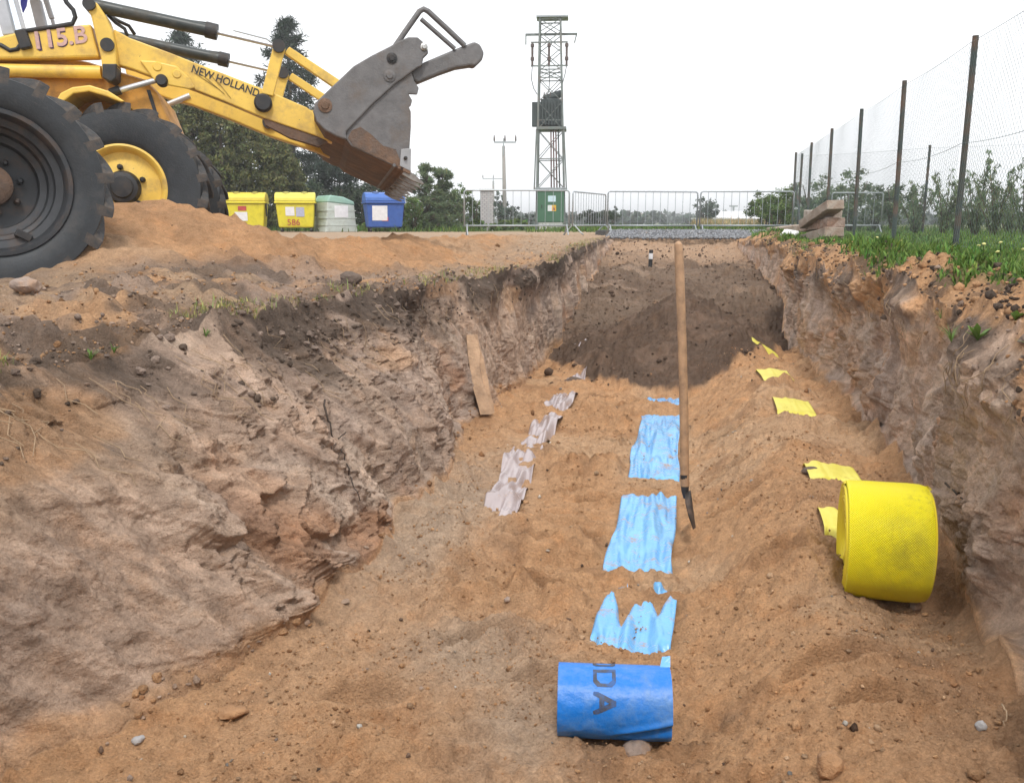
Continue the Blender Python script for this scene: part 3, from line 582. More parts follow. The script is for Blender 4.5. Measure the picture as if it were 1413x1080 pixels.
for (a, b), r_ in (((223, 111), .055), ((363, 142), .085)):
    MB().lathe([(0, -.03), (r_ * .8, -.03), (r_, -.01), (r_, .06), (0, .06)], 20, lp(a, b, .31), EZ).build('arm_pin', BLACKP, arm, smooth=40)
MB().lathe([(0, -.02), (.07, -.02), (.07, .1), (0, .1)], 18, Vector((lp(363, 142, .35).x, 1.48, lp(363, 142, .35).z)), EZ).build('arm_pin', BLACKP, farm, smooth=40)
xa = lp(430, 165, .42); MB().tube([(xa.x, .42, xa.z), (xa.x, 1.58, xa.z)], .09, 16).build('cross_tube', YEL, arm, smooth=40)
a = lp(263, 99, .345); b = lp(356, 134, .345); ang = math.atan2(b.z - a.z, b.x - a.x)
me = text_mesh('NEW HOLLAND', 1., 0, .014); me.materials.append(M('decal black', (.03, .028, .028), .5)); o = bpy.data.objects.new('arm_lettering', me); C.objects.link(o); o.parent = arm
w = max(v.co.x for v in me.vertices); s = (b - a).length / w
o.matrix_local = Matrix.Translation((a.x, .3465, a.z)) @ Matrix.Rotation(-ang, 4, 'Y') @ Matrix.Rotation(R(90), 4, 'X') @ Matrix.Diagonal((s, s * 1.15, .4, 1))
SCR = M('scratched paint', (.17, .12, .06), .8)
m = MB()
for p, q in (((268, 100), (300, 122)), ((280, 104), (310, 130)), ((300, 112), (319, 136)), ((290, 102), (303, 118))): m.bar(lp(*p, .3455), lp(*q, .3455), .001, .010, (0, 1, 0))
sc_ = m.build('scratch', SCR, arm); sc_['kind'] = 'stuff'
# tilt cylinders
for off in (0, 1.15):
    V = lambda p, off=off: (lambda v: Vector((v.x, v.y + off, v.z)))(lp(*p, .36))
    cy = MB().tube([V((122, 6)), V((296, 44))], .058, 20).build('tilt_cylinder', CYL, LO, smooth=40)
    MB().tube([V((284, 41)), V((300, 45))], .074, 20).build('gland_nut', BLACKP, cy, smooth=40)
    MB().tube([V((296, 44)), V((386, 65))], .021, 14).build('piston_rod', CHROME, cy, smooth=40)
    MB().tube([V((150, 5)), V((262, 29)), V((292, 33)), V((296, 40))], .010, 8).build('oil_pipe', BLACKP, cy, smooth=40)
MB().tube([lp(322, 42, .30), lp(368, 54, .30), lp(376, 60, .30)], .008, 8).build('level_rod', GALV, LO, smooth=40)
for off in (0, 1.15):
    lk = plates('bell_crank', [(poly([(377, 66), (385, 62), (394, 68), (377, 134), (361, 130)], .36), .315 + off, .05)], YEL)
    MB().lathe([(0, -.02), (.06, -.02), (.06, .12), (0, .12)], 16, (lambda v: Vector((v.x, .30 + off, v.z)))(lp(385, 66, .36)), EZ).build('link_pin', BLACKP, lk, smooth=40)
    tl = plates('tilt_link', [(poly([(392, 72), (399, 63), (470, 110), (466, 123)], .36), .40 + off, .07)], YEL)
# bucket
TOOTH = M('worn tooth steel', (.24, .225, .21), .5, .4, var=.3, scale=12, dirt=(.14, .10, .075), damt=.4, dscale=8)
zb = lambda L: [(340 + a / 3.178, b / 3.178) for a, b in L]
BA = zb([(292, 490), (300, 455), (330, 425), (470, 292), (550, 245), (630, 205), (668, 182), (710, 165), (750, 165), (790, 200), (798, 235), (775, 258), (770, 290), (748, 300), (650, 372), (560, 452), (437, 580), (440, 614), (400, 602), (345, 572), (308, 535)])
BB = zb([(425, 575), (545, 430), (635, 345), (715, 290), (737, 355), (757, 385), (750, 414), (712, 412), (728, 440), (722, 462), (714, 470), (722, 490), (722, 560), (716, 650), (718, 760), (690, 748), (460, 640), (440, 612)])
bw0, bw1 = -.12, 2.12
bk = MB().prism(poly(BA, bw0), (0, 0, 0), EX, EY, EZ, bw0 - .02, bw0 + .03).build('bucket', STEEL, LO, bevel=.012)
MB().prism(poly(BB, bw0), (0, 0, 0), EX, EY, EZ, bw0 + .008, bw0 + .040).build('clam_side_plate', STEEL, bk, bevel=.008)
MB().prism(poly(BA, bw0), (0, 0, 0), EX, EY, EZ, bw1 - .03, bw1 + .02).build('side_plate', STEEL, bk, bevel=.012)
MB().prism(poly(BB, bw0), (0, 0, 0), EX, EY, EZ, bw1 - .040, bw1 - .008).build('clam_side_plate', STEEL, bk, bevel=.008)
def shell(name, pts, th, mat, y0=bw0 + .03, y1=bw1 - .03):
    p = poly(pts, bw0); n = len(p); inn = []
    cx = sum(a for a, b in p) / n; cz = sum(b for a, b in p) / n
    for i in range(n):
        a = Vector(p[max(i - 1, 0)]); b = Vector(p[min(i + 1, n - 1)]); d = (b - a).normalized(); nn = Vector((-d.y, d.x))
        inn.append((p[i][0] + nn.x * th, p[i][1] + nn.y * th))
    return MB().prism(p + inn[::-1], (0, 0, 0), EX, EY, EZ, y0, y1).build(name, mat, bk, bevel=.004)
shell('back_plate', zb([(296, 490), (345, 572), (400, 602), (440, 616)]), .03, RUSTY)
shell('top_plate', zb([(700, 172), (640, 205), (470, 296), (330, 430), (296, 490)]), .03, STEEL)
shell('bottom_plate', zb([(432, 612), (460, 640), (560, 690), (690, 748), (718, 762)]), .035, RUSTY)
# thicker wear strips across the underside and the cutting edge
for k, (a, b, cmat) in enumerate((((640, 724), (652, 730), STEEL), ((662, 734), (674, 739), RUSTY), ((684, 745), (716, 760), RUSTY))):
    shell('wear_strip' if k < 2 else 'cutting_edge', [(u[0], u[1] + 1.6) for u in zb([a, b])], .03, cmat, bw0 - .01, bw1 + .01)
tp0, tp1 = (lp(*zb([(690, 752)])[0], bw0), lp(*zb([(778, 806)])[0], bw0))
for k in range(8):
    yk = bw0 + .04 + (bw1 - bw0 - .08) * k / 7; d = Vector((tp1.x - tp0.x, 0, tp1.z - tp0.z)); u = d.normalized(); nn = Vector((-u.z, 0, u.x))
    b = Vector((tp0.x, yk, tp0.z)); L = d.length; w = .040; vs = []
    for f, hh in ((0, .030), (.5, .028), (1., .006)):
        for sy, sh in ((-1, -1), (1, -1), (1, 1), (-1, 1)): vs.append(b + u * L * f + EZ * sy * w * (1 - .45 * f) + nn * sh * hh)
    MB().add(vs, [(3, 2, 1, 0), (8, 9, 10, 11)] + [(i * 4 + k_, i * 4 + (k_ + 1) % 4, i * 4 + 4 + (k_ + 1) % 4, i * 4 + 4 + k_) for i in (0, 1) for k_ in range(4)]).build('bucket_tooth', TOOTH, bk)
MB().prism(poly(zb([(678, 655), (722, 652), (720, 752), (672, 728)]), bw0), (0, 0, 0), EX, EY, EZ, bw0 - .012, bw0 + .007).build('side_cutter', M('bare grey steel', (.33, .33, .34), .5, .5, var=.15), bk, bevel=.003)
for (a, b), rr_, mt in (((345, 465), .065, RUSTY), ((637, 258), .05, BLACKP), ((627, 335), .055, STEEL), ((778, 210), .035, EDGE), ((697, 695), .018, BLACKP)):
    MB().lathe([(0, -.045), (rr_ * .5, -.045), (rr_ * .6, -.035), (rr_, -.03), (rr_, .0), (0, .0)], 20, lp(*zb([(a, b)])[0], bw0), EZ).build('bucket_pin', mt, bk, smooth=40)
MB().prism(poly(zb([(446, 604), (462, 572), (500, 556), (548, 590), (600, 640), (655, 655), (690, 742), (560, 684), (470, 640)]), bw0), (0, 0, 0), EX, EY, EZ, bw0 + .002, bw0 + .0075).build('mud_cake', RUSTY, bk)
# folded pallet forks on top of the bucket
for off in (.05,):
    V = lambda a, b, off=off: (lambda v: Vector((v.x, bw0 + off, v.z)))(lp(*zb([(a, b)])[0], bw0))
    fk = MB().prism(poly(zb([(722, 310), (780, 268), (850, 238), (925, 207), (1005, 176), (1030, 188), (1048, 225), (1040, 255), (1008, 286), (990, 282), (925, 292), (850, 318), (758, 356), (735, 350)]), bw0), (0, 0, 0), EX, EY, EZ, bw0 + off, bw0 + off + .14).build('fork_arm', STEEL, bk, bevel=.02)
    MB().tube([V(650, 205), V(700, 132), V(762, 44), V(780, 34), V(800, 44), V(880, 118), V(962, 196)], .026, 12).build('guard_rod', STEEL, fk, smooth=40)
    MB().tube([V(768, 78), V(850, 150), V(918, 210)], .021, 12).build('guard_rod', STEEL, fk, smooth=40)
# mudguard, cab and hoses
pf = [(78, 139), (84, 129), (100, 121), (124, 118), (150, 126), (172, 140), (168, 142), (148, 134), (124, 127), (102, 130), (88, 141)]
MB().prism(poly(pf, .0), (0, 0, 0), EX, EY, EZ, -.02, .44).build('mudguard', YEL, LO, bevel=.012)
cab = MB()
for (p, q, w) in (((13, -30), (34, 44), .035), ((-14, -60), (14, 50), .10), ((-150, -60), (-150, 60), .1)):
    for ly in (.40, 1.72): cab.bar((lambda v: Vector((v.x, ly, v.z)))(lp(*p, .4)), (lambda v: Vector((v.x, ly, v.z)))(lp(*q, .4)), w, w)
cab.bar((lambda v: Vector((v.x, .4, v.z)))(lp(34, 44, .4)), (lambda v: Vector((v.x, 1.72, v.z)))(lp(34, 44, .4)), .06, .06)
v0 = lp(13, -30, .4); cab.box((v0.x - .65, 1.06, v0.z + .5), (1.6, 1.5, .10))
cab.bar((v0.x, .40, v0.z), (v0.x - .12, .40, v0.z + .5), .05, .05).bar((v0.x, 1.72, v0.z), (v0.x - .12, 1.72, v0.z + .5), .05, .05)
cabo = cab.build('cab', M('pale cab pillar', (.42, .44, .48), .5, var=.2), LO, bevel=.01)
gm_, gn, gl, gp = nodes_of('cab glass'); gp.inputs['Base Color'].default_value = (.9, .95, 1, 1); gp.inputs['Roughness'].default_value = .03; gp.inputs['Transmission Weight'].default_value = 1; gp.inputs['IOR'].default_value = 1.05
MB().prism(poly([(12, -30), (34, 43), (6, 48), (-20, -30)], .4), (0, 0, 0), EX, EY, EZ, .41, .418).build('window_pane', gm_, cabo)
MB().prism(poly([(27, -20), (40, -20), (36, 8), (31, 18), (28, 6)], .9), (0, 0, 0), EX, EY, EZ, .9, .93).build('blue_cloth', M('blue cloth', (.05, .06, .35), .8), cabo, bevel=.008)
MB().tube([lp(*p, .30) for p in ((84, -14), (92, 4), (101, 14), (104, 24), (100, 33), (78, 37), (56, 40), (36, 43), (31, 52), (30, 60), (24, 68), (14, 70), (2, 63), (-12, 58))], .020, 10).build('hydraulic_hose', BLACKP, LO, smooth=1)
MB().tube([lp(*p, .40) for p in ((140, 6), (150, 22), (160, 32), (172, 40), (176, 50))], .016, 8).tube([lp(*p, .5) for p in ((148, 20), (165, 30), (178, 36), (186, 48))], .016, 8).build('hydraulic_hose', BLACKP, LO, smooth=1)
MB().box(lp(33, 55, .29), (.10, .08, .17), Euler((0, -.25, 0)).to_matrix()).build('hose_bracket', BLACKP, LO, bevel=.015)

# ------------------------------------------------------------------ rubbish containers
def container(name, col, lid, px, yawd, label, D=30.5, split=False):
    base = atd(px, 319.5, D); t = thing(name, label, 'rubbish container', (base.x, base.y, -.02), YAW + R(yawd), 'rubbish containers on the far verge')
    mt = M('container ' + name + str(px), col, .5, var=.08, dirt=(col[0] * .7, col[1] * .7, col[2] * .7), damt=.25); ml = M('lid ' + str(px), lid, .45, var=.08)
    b = MB(); z0, z1 = .17, 1.08
    for (za, zb_, wa, wb, da, db) in ((z0, .98, 1.16, 1.30, .80, .98),):
        vs = [(sx * w / 2, sy * d / 2, z) for z, w, d in ((za, wa, da), (zb_, wb, db)) for sx, sy in ((-1, -1), (1, -1), (1, 1), (-1, 1))]
        b.add(vs, [(3, 2, 1, 0), (4, 5, 6, 7), (0, 1, 5, 4), (1, 2, 6, 5), (2, 3, 7, 6), (3, 0, 4, 7)])
    b.build('body', mt, t, bevel=.05)
    MB().box((0, 0, 1.02), (1.38, 1.08, .07)).build('rim_band', mt, t, bevel=.015)
    lidp = [(-.52, 1.06), (-.50, 1.20), (-.34, 1.32), (-.1, 1.37), (.15, 1.36), (.38, 1.28), (.50, 1.16), (.53, 1.06)]
    lo = MB().prism(lidp, (0, 0, 0), Vector((0, 1, 0)), Vector((0, 0, 1)), Vector((1, 0, 0)), -.68, .68).build('lid', ml, t, bevel=.03)
    for sx in (-.3, .32): MB().lathe([(0, 0), (.12, 0), (.10, .02), (0, .02)], 14, (sx, -.25, 1.345), (0, -.35, 1)).build('lid_boss', M('boss%d' % px, tuple(c * .45 for c in lid), .6), lo)
    MB().prism([(-.34, 1.0), (-.12, 1.0), (-.14, .84), (-.19, .72), (-.17, .6), (-.24, .55), (-.27, .62), (-.25, .74), (-.31, .84)], (0, 0, 0), Vector((0, 1, 0)), Vector((0, 0, 1)), Vector((1, 0, 0)), .655, .69).build('lift_bracket', BLACKP, t)
    for sx in (-.5, .5):
        for sy in (-.3, .3): MB().lathe([(0, -.03), (.085, -.03), (.085, .03), (0, .03)], 14, (sx, sy, .085), (1, 0, 0)).build('castor', BLACKP, t, smooth=40)
    return t
def sticker(t, x, z, w, h, mat, name='sticker', y=None):
    f = (z - .17) / .81; yy = -(.80 + .18 * f) / 2 - .010 if y is None else y
    return MB().box((x, yy, z), (w, .006, h), Euler((R(6), 0, 0)).to_matrix()).build(name, mat, t)
WHT = M('white paper', (.72, .72, .74), .6, var=.12, scale=9); REDP = M('red print', (.45, .06, .06), .6); BLUP = M('grey blue print', (.40, .42, .55), .6, var=.2, scale=20)
YC = (.66, .58, .03)
c1 = container('waste_container', YC, (.62, .50, .04), 343, 8, 'yellow waste container partly behind the loader tyre')
sticker(c1, -.15, .55, .42, .30, WHT); sticker(c1, -.1, .82, .28, .15, REDP)
c2 = container('waste_container', YC, (.68, .60, .08), 410, 10, 'yellow waste container with red number sprayed low on its front')
sticker(c2, -.18, .72, .30, .30, WHT); sticker(c2, .16, .70, .28, .32, BLUP)
me = text_mesh('586', .30); me.materials.append(REDP); o = bpy.data.objects.new('sprayed_number', me); C.objects.link(o); o.parent = c2; o.location = (-.30, -.435, .25); o.rotation_euler = (R(96), 0, 0)
c3 = container('waste_container', (.035, .10, .36), (.045, .13, .42), 530, 17, 'blue waste container under the bucket teeth')
sticker(c3, -.2, .66, .52, .50, WHT); sticker(c3, -.02, .46, .22, .14, REDP)
b = atd(463, 320, 31); t = thing('recycling_bank', 'pale grey green recycling bank between the yellow and the blue containers', 'recycling bank', (b.x, b.y, -.02), YAW + R(33), 'rubbish containers on the far verge')
PG = M('pale green plastic', (.48, .53, .49), .6, var=.12, scale=4, dirt=(.30, .30, .24), damt=.3)
MB().prism([(-.62, 0), (.62, 0), (.55, .25), (.50, .95), (-.50, 1.05), (-.56, .3)], (0, 0, 0), Vector((1, 0, 0)), Vector((0, 0, 1)), Vector((0, 1, 0)), -.60, .60).build('body', PG, t, bevel=.04)
MB().prism([(-.52, 1.04), (.52, .94), (.48, 1.06), (.1, 1.22), (-.40, 1.28)], (0, 0, 0), Vector((1, 0, 0)), Vector((0, 0, 1)), Vector((0, 1, 0)), -.62, .62).build('lid', M('pale teal lid', (.27, .44, .37), .5, var=.1), t, bevel=.04)
for z in (.25, .5, .75): MB().box((0, 0, z), (1.24 - z * .2, 1.225, .03)).build('moulded_rib', PG, t)
for x, y_, r_ in ((.25, -.612, 0), (.545, 0, 1)): MB().box((x * (1 if r_ else 0), y_, .72), (.006 if r_ else .5, .5 if r_ else .006, .4)).build('sticker', WHT, t)

# ------------------------------------------------------------------ transformer tower
tb = atd(760, 319, 41); TT = thing('transformer_tower', 'tall green grey steel lattice tower carrying a dark transformer', 'transformer tower', (tb.x, tb.y, 0), YAW + R(-4))
HT = 9.35
def leg(ix, iy, z):
    f = z / HT; hx = .66 - .20 * f; return Vector((ix * hx - .14 * (1 - f) * -1 * 0 + (-.10 * f), iy * (.66 - .22 * f), z))
for ix in (-1, 1):
    for iy in (-1, 1): MB().bar(leg(ix, iy, 0), leg(ix, iy, HT), .085, .085, (1, 0, 0)).build('leg', TOWERM, TT)
zs = [1.9, 3.2, 4.5, 5.7, 6.75, 7.2, 8.0, 8.7, 9.25]
for k in range(len(zs) - 1):
    za, zb_ = zs[k], zs[k + 1]
    if zb_ - za < .2: continue
    for f0, f1 in (((-1, -1), (1, -1)), ((-1, 1), (1, 1)), ((-1, -1), (-1, 1)), ((1, -1), (1, 1))):
        MB().bar(leg(*f0, za), leg(*f1, zb_), .032, .032).build('brace', TOWERM, TT)
        MB().bar(leg(*f1, za), leg(*f0, zb_), .032, .032).build('brace', TOWERM, TT)
for z in (3.2, 4.9, 6.75, 7.1, 9.25):
    for f0, f1 in (((-1, -1), (1, -1)), ((-1, 1), (1, 1)), ((-1, -1), (-1, 1)), ((1, -1), (1, 1))): MB().bar(leg(*f0, z), leg(*f1, z), .045, .045).build('crossbar', TOWERM, TT)
MB().box((0, 0, 4.55), (1.36, 1.30, .12)).build('platform', TOWERM, TT)
TRM = M('transformer paint', (.045, .06, .06), .6, var=.2, scale=3)
tr = MB().box((-.02, 0, 5.28), (.95, .75, 1.15)).build('transformer', TRM, TT, bevel=.03)
for k in range(7):
    MB().box((-.40 + k * .14, -.48, 5.2), (.05, .22, 1.05)).build('cooling_fin', TRM, tr); MB().box((-.40 + k * .14, .48, 5.2), (.05, .22, 1.05)).build('cooling_fin', TRM, tr)
for k in range(3): MB().box((-.68, -.25 + k * .2, 5.2), (.44, .07, 1.05)).build('cooling_fin', TRM, tr)
MB().lathe([(0, -.4), (.17, -.4), (.17, .4), (0, .4)], 16, (.05, 0, 6.0), (1, .3, .35)).build('oil_tank', TRM, tr, smooth=40)
INS = M('brown porcelain', (.09, .06, .05), .3)
for k in range(3): MB().lathe([(.03, 0), (.07, .05), (.03, .08), (.07, .13), (.03, .16), (.07, .21), (.03, .24), (.02, .38)], 10, (-.35 + k * .14, -.15, 5.8), (0, 0, 1)).build('bushing', INS, tr, smooth=40)
MB().box((0, -.1, 9.35), (1.42, .9, .07)).build('head_frame', GALV, TT)
MB().bar((-1.22, 0, 8.68), (1.12, 0, 8.68), .09, .09).bar((-1.2, 0, 8.7), (-1.2, 0, 8.25), .05, .05).bar((1.1, 0, 8.7), (1.0, 0, 8.3), .05, .05).build('crossarm', TOWERM, TT)
MB().bar((-.95, -.5, 8.25), (.70, -.5, 8.25), .06, .06).build('fuse_bar', TOWERM, TT); MB().bar((-.95, -.5, 7.25), (.72, -.5, 7.25), .06, .06).build('fuse_bar', TOWERM, TT)
for x in (-.88, -.13, .66): MB().lathe([(.05, 0), (.05, .2), (.085, .22), (.085, .36), (.05, .38), (.055, .78), (.085, .8), (.085, .92), (.03, .95)], 10, (x, -.5, 7.26), (0, 0, 1)).build('fuse', INS, TT, smooth=40)
for pts in (((-.88, -.5, 7.25), (-.92, -.5, 6.7), (-.82, -.4, 6.3), (-.66, -.3, 6.05)), ((-.13, -.5, 7.25), (-.10, -.4, 6.7), (-.14, -.3, 6.1)), ((.66, -.5, 7.25), (.60, -.5, 6.9), (.45, -.3, 6.4), (.1, -.2, 6.15))): MB().tube(pts, .018, 6).build('cable', BLACKP, TT, smooth=1)
CONDM = M('reddish conduit', (.15, .07, .06), .6)
for k in range(4): MB().tube([(.02 + k * .13, -.45, 1.9), (-.02 + k * .11, -.42, 4.5)], .032, 8).build('conduit', CONDM if k < 3 else TRM, TT, smooth=1)
cb_ = MB().box((0, -.62, 1.05), (1.22, .5, 1.42)).build('cabinet', M('green cabinet paint', (.05, .135, .075), .55, var=.12, scale=4), TT, bevel=.015)
MB().box((-.30, -.877, 1.03), (.58, .014, 1.32)).build('cabinet_door', cb_.data.materials[0], cb_, bevel=.004); MB().box((.31, -.877, 1.03), (.58, .014, 1.32)).build('cabinet_door', cb_.data.materials[0], cb_, bevel=.004)
MB().box((-.40, -.895, 1.05), (.04, .03, .16)).build('handle', BLACKP, cb_)
MB().box((.06, -.893, 1.40), (.36, .008, .27)).build('notice', M('pale blue notice', (.55, .68, .75), .5, var=.15, scale=14), cb_)
MB().box((-.03, -.893, .98), (.19, .008, .27)).build('notice', WHT, cb_); wn = MB().box((.16, -.893, .98), (.20, .008, .27)).build('warning_sign', M('orange yellow sign', (.72, .42, .04), .5), cb_)
MB().prism([(-.07, -.07), (.07, -.07), (0, .06)], (.16, -.8985, .96), Vector((1, 0, 0)), Vector((0, 0, 1)), Vector((0, 1, 0)), -.002, .001).build('warning_triangle', M('dark red print', (.35, .06, .04), .5), cb_)
MB().box((0, -.62, .17), (1.1, .46, .34)).build('plinth', CONC, TT)
for k in range(6): MB().box((-.5 + k * .2, -.62, 1.80), (.06, .5, .06)).build('roof_spacer', TOWERM, cb_)
MB().box((0, -.62, 1.86), (1.42, .7, .07)).build('cabinet_roof', GALV, TT)
for x, q in ((-1, -1), (1, -1)): MB().bar(leg(x, -1, 1.8) + Vector((x * .12, -.05, 0)), leg(x, -1, 4.5) + Vector((x * .06, -.05, 0)), .06, .06).build('stay_bar', TOWERM, TT)

# ------------------------------------------------------------------ pillar, poles
b = atd(672, 318, 34); BRK = nodes_of('pale brick')[0]; n = BRK.node_tree.nodes; l = BRK.node_tree.links
bt = n.new('ShaderNodeTexBrick'); bt.inputs['Color1'].default_value = (.50, .47, .46, 1); bt.inputs['Color2'].default_value = (.42, .40, .41, 1); bt.inputs['Mortar'].default_value = (.25, .24, .25, 1); bt.inputs['Scale'].default_value = 1
bt.inputs['Brick Width'].default_value = .16; bt.inputs['Row Height'].default_value = .075; bt.inputs['Mortar Size'].default_value = .012
mp = n.new('ShaderNodeMapping'); mp.inputs['Rotation'].default_value = (R(90), 0, 0); l.new(n.new('ShaderNodeTexCoord').outputs['Object'], mp.inputs[0]); l.new(mp.outputs[0], bt.inputs[0]); l.new(bt.outputs[0], n['Principled BSDF'].inputs['Base Color']); n['Principled BSDF'].inputs['Roughness'].default_value = .9
t = thing('brick_pillar', 'pale brick meter pillar with flat cap behind the first barrier', 'pillar', (b.x, b.y, 0), YAW)
MB().box((0, 0, .76), (.50, .42, 1.52)).build('shaft', BRK, t); MB().box((0, 0, 1.56), (.60, .52, .07)).build('cap', CONC, t, bevel=.01)
def pole(px, D, ztop, label, armw, tilt=0.):
    b = atd(px, 315, D); t = thing('utility_pole', label, 'utility pole', (b.x, b.y, 0), YAW)
    MB().tube([(0, 0, -.3), (tilt, 0, ztop)], [.16, .11], 10).build('post', M('grey pole wood', (.30, .28, .26), .9, var=.2), t, smooth=1)
    a = MB().bar((-armw / 2, -.1, ztop + .25), (armw / 2, -.1, ztop + .25), .10, .10).bar((tilt, -.1, ztop - .6), (tilt, -.1, ztop + .5), .09, .09).build('crossarm', GALV, t)
    for x in (-armw / 2, 0, armw / 2): MB().lathe([(.03, 0), (.06, .12), (.05, .3), (.025, .45), (0, .48)], 8, (x, -.1, ztop + .28), (0, 0, 1)).build('insulator', INS, t, smooth=1)
pole(697, 62, 5.6, 'grey utility pole with three insulators left of the lattice tower', 1.5, -.1)
pole(681, 110, 5.5, 'smaller distant utility pole behind the brick pillar', 2.6)
b = atd(1011, 312, 120); t = thing('street_lamp', 'thin distant lamp post with short double head above the white shed', 'street lamp', (b.x, b.y, 0), YAW)
MB().tube([(0, 0, 0), (0, 0, 2.5)], .14, 8).build('post', GALV, t); MB().box((0, 0, 2.6), (1.1, .3, .2)).build('head', GALV, t)

# ------------------------------------------------------------------ crowd barriers
def barrier(p0, p1, label, zt0, zt1, mesh=[0]):
    p0 = Vector(p0); p1 = Vector(p1); L = (p1 - p0).length; rz = math.atan2((p1 - p0).y, (p1 - p0).x)
    t = thing('crowd_barrier', label, 'crowd barrier', (p0.x, p0.y, 0), rz, 'grey steel crowd barriers across the trench end')
    h = 1.10; r = .07
    fr = [(0, 0, .22), (0, 0, h - r)] + [(r - r * math.cos(a), 0, h - r + r * math.sin(a)) for a in (.4, .8, 1.2, 1.57)] + [(L - r + r * math.sin(a), 0, h - r + r * math.cos(a)) for a in (0, .4, .8, 1.2)] + [(L, 0, h - r), (L, 0, .22)]
    MB().tube(fr, .019, 8).tube([(0, 0, .24), (L, 0, .24)], .019, 8).build('frame', GALV, t, smooth=1)
    n = max(6, int(L / .2))
    for k in range(1, n): MB().tube([(L * k / n, 0, .24), (L * k / n, 0, h)], .0065, 5, False).build('bar', GALV, t, smooth=1)
    for x in (.06, L - .06):
        MB().tube([(x, -.28, .01), (x, -.22, .05), (x, -.06, .22), (x, 0, .26), (x, .06, .22), (x, .22, .05), (x, .28, .01)], .017, 7).build('foot', GALV, t, smooth=1)
    return t
g = lambda px, D: (lambda v: (v.x, v.y, 0))(atd(px, 318, D))
barrier(g(641, 21.6), g(785, 21.9), 'grey steel crowd barrier in front of the green tower cabinet', 0, 0)
barrier(g(790, 22.6), g(835, 25.0), 'short looking crowd barrier turned away at an angle beside the lattice tower', 0, 0)
barrier(g(838, 22.5), g(961, 22.9), 'crowd barrier with the dark round bush behind it', 0, 0)
barrier(g(965, 22.6), g(1093, 22.6), 'crowd barrier in front of the white roofed shed next to the fence corner', 0, 0)
barrier(g(1145, 23.5), g(1215, 23.5), 'crowd barrier standing behind the wire mesh fence', 0, 0)

# ------------------------------------------------------------------ chain link fences
FENP = M('green brown fence post', (.030, .045, .042), .6, var=.3, scale=4, dirt=(.17, .08, .045), damt=.46, dscale=2.5)
WIREM = M('green coated wire', (.09, .125, .12), .5, 0.2, var=.15)
def fence(name, label, pts, h, w0=.0011, step=.075, mid=True):
    pts = [Vector(p) for p in pts]; t = thing(name, label, 'fence', pts[0]); o0 = pts[0]
    for p in pts:
        q = p - o0; lx, ly_ = random.uniform(-.03, .03), random.uniform(-.02, .02)
        MB().tube([q + Vector((0, 0, -.3)), q + Vector((lx, ly_, h + .02))], .030, 12).build('post', FENP, t, smooth=40)
    me = MB(); wr = MB()
    for a, b in zip(pts[:-1], pts[1:]):
        a = a - o0; b = b - o0; L = (b - a).length; u = (b - a) / L; nrm = Vector((-u.y, u.x, 0))
        for z, sg in ((h - .04, .02), (h * .52, .05), (.08, .02)):
            pp = [a + u * L * f + Vector((0, 0, z - sg * 4 * f * (1 - f))) + nrm * .032 for f in np.linspace(0, 1, 9)]; wr.tube(pp, .0026, 4, False)
        sag = lambda s_: .02 * 4 * (s_ / L) * (1 - s_ / L)
        for dr in (-1, 1):
            s0 = -h
            while s0 < L + h:
                lo, hi = .06, h - .05
                x0, x1 = s0, s0 + dr * (hi - lo)
                za, zb_ = lo, hi
                if dr == 1: xa, xb = x0, x1
                else: xa, xb = x0, x1
                # clip to the bay
                def clip(x_a, z_a, x_b, z_b):
                    ts = [0., 1.]
                    for X_ in (0, L):
                        if (x_a - X_) * (x_b - X_) < 0: ts.append((X_ - x_a) / (x_b - x_a))
                    ts.sort(); out = []
                    for i in range(len(ts) - 1):
                        tm = (ts[i] + ts[i + 1]) / 2; xm = x_a + (x_b - x_a) * tm
                        if 0 <= xm <= L: out.append((ts[i], ts[i + 1]))
                    return out
                for ta, tb_ in clip(xa, za, xb, zb_):
                    P_ = []
                    for tt in (ta, (ta + tb_) / 2, tb_):
                        s_ = xa + (xb - xa) * tt; z_ = za + (zb_ - za) * tt; z_ = z_ - sag(s_) * (z_ / h); P_.append(a + u * s_ + Vector((0, 0, z_)) + nrm * (.036 + .012 * math.sin(s_ * 3 + z_ * 2) + dr * w0))
                    me.tube(P_, w0, 3, False)
                s0 += step
    o = me.build('wire_mesh', WIREM, t, smooth=1); o['kind'] = 'stuff'
    wr.build('strand_wire', WIREM, t, smooth=1)
    return t
FY = [4.0, 7.0, 10.0, 12.85, 15.8, 18.9, 22.0, 24.95]
F1 = fence('chain_link_fence', 'long green wire mesh fence on rusty posts along the grass', [(2.76, y, 0) for y in FY], 2.13)
MB().bar((0.02, FY[-1] - FY[0] - .05, 1.35), (.05, FY[-1] - FY[0] - 1.6, .02), .04, .04).build('strut', FENP, F1)
fence('chain_link_fence', 'farther wire mesh fence behind the saplings, at right angles to the near one', [(2.9, 25.0, 0), (5.55, 22.9, 0), (8.4, 21.6, 0), (11.3, 20.3, 0), (14.2, 19.0, 0)], 2.10, .0012, .11)

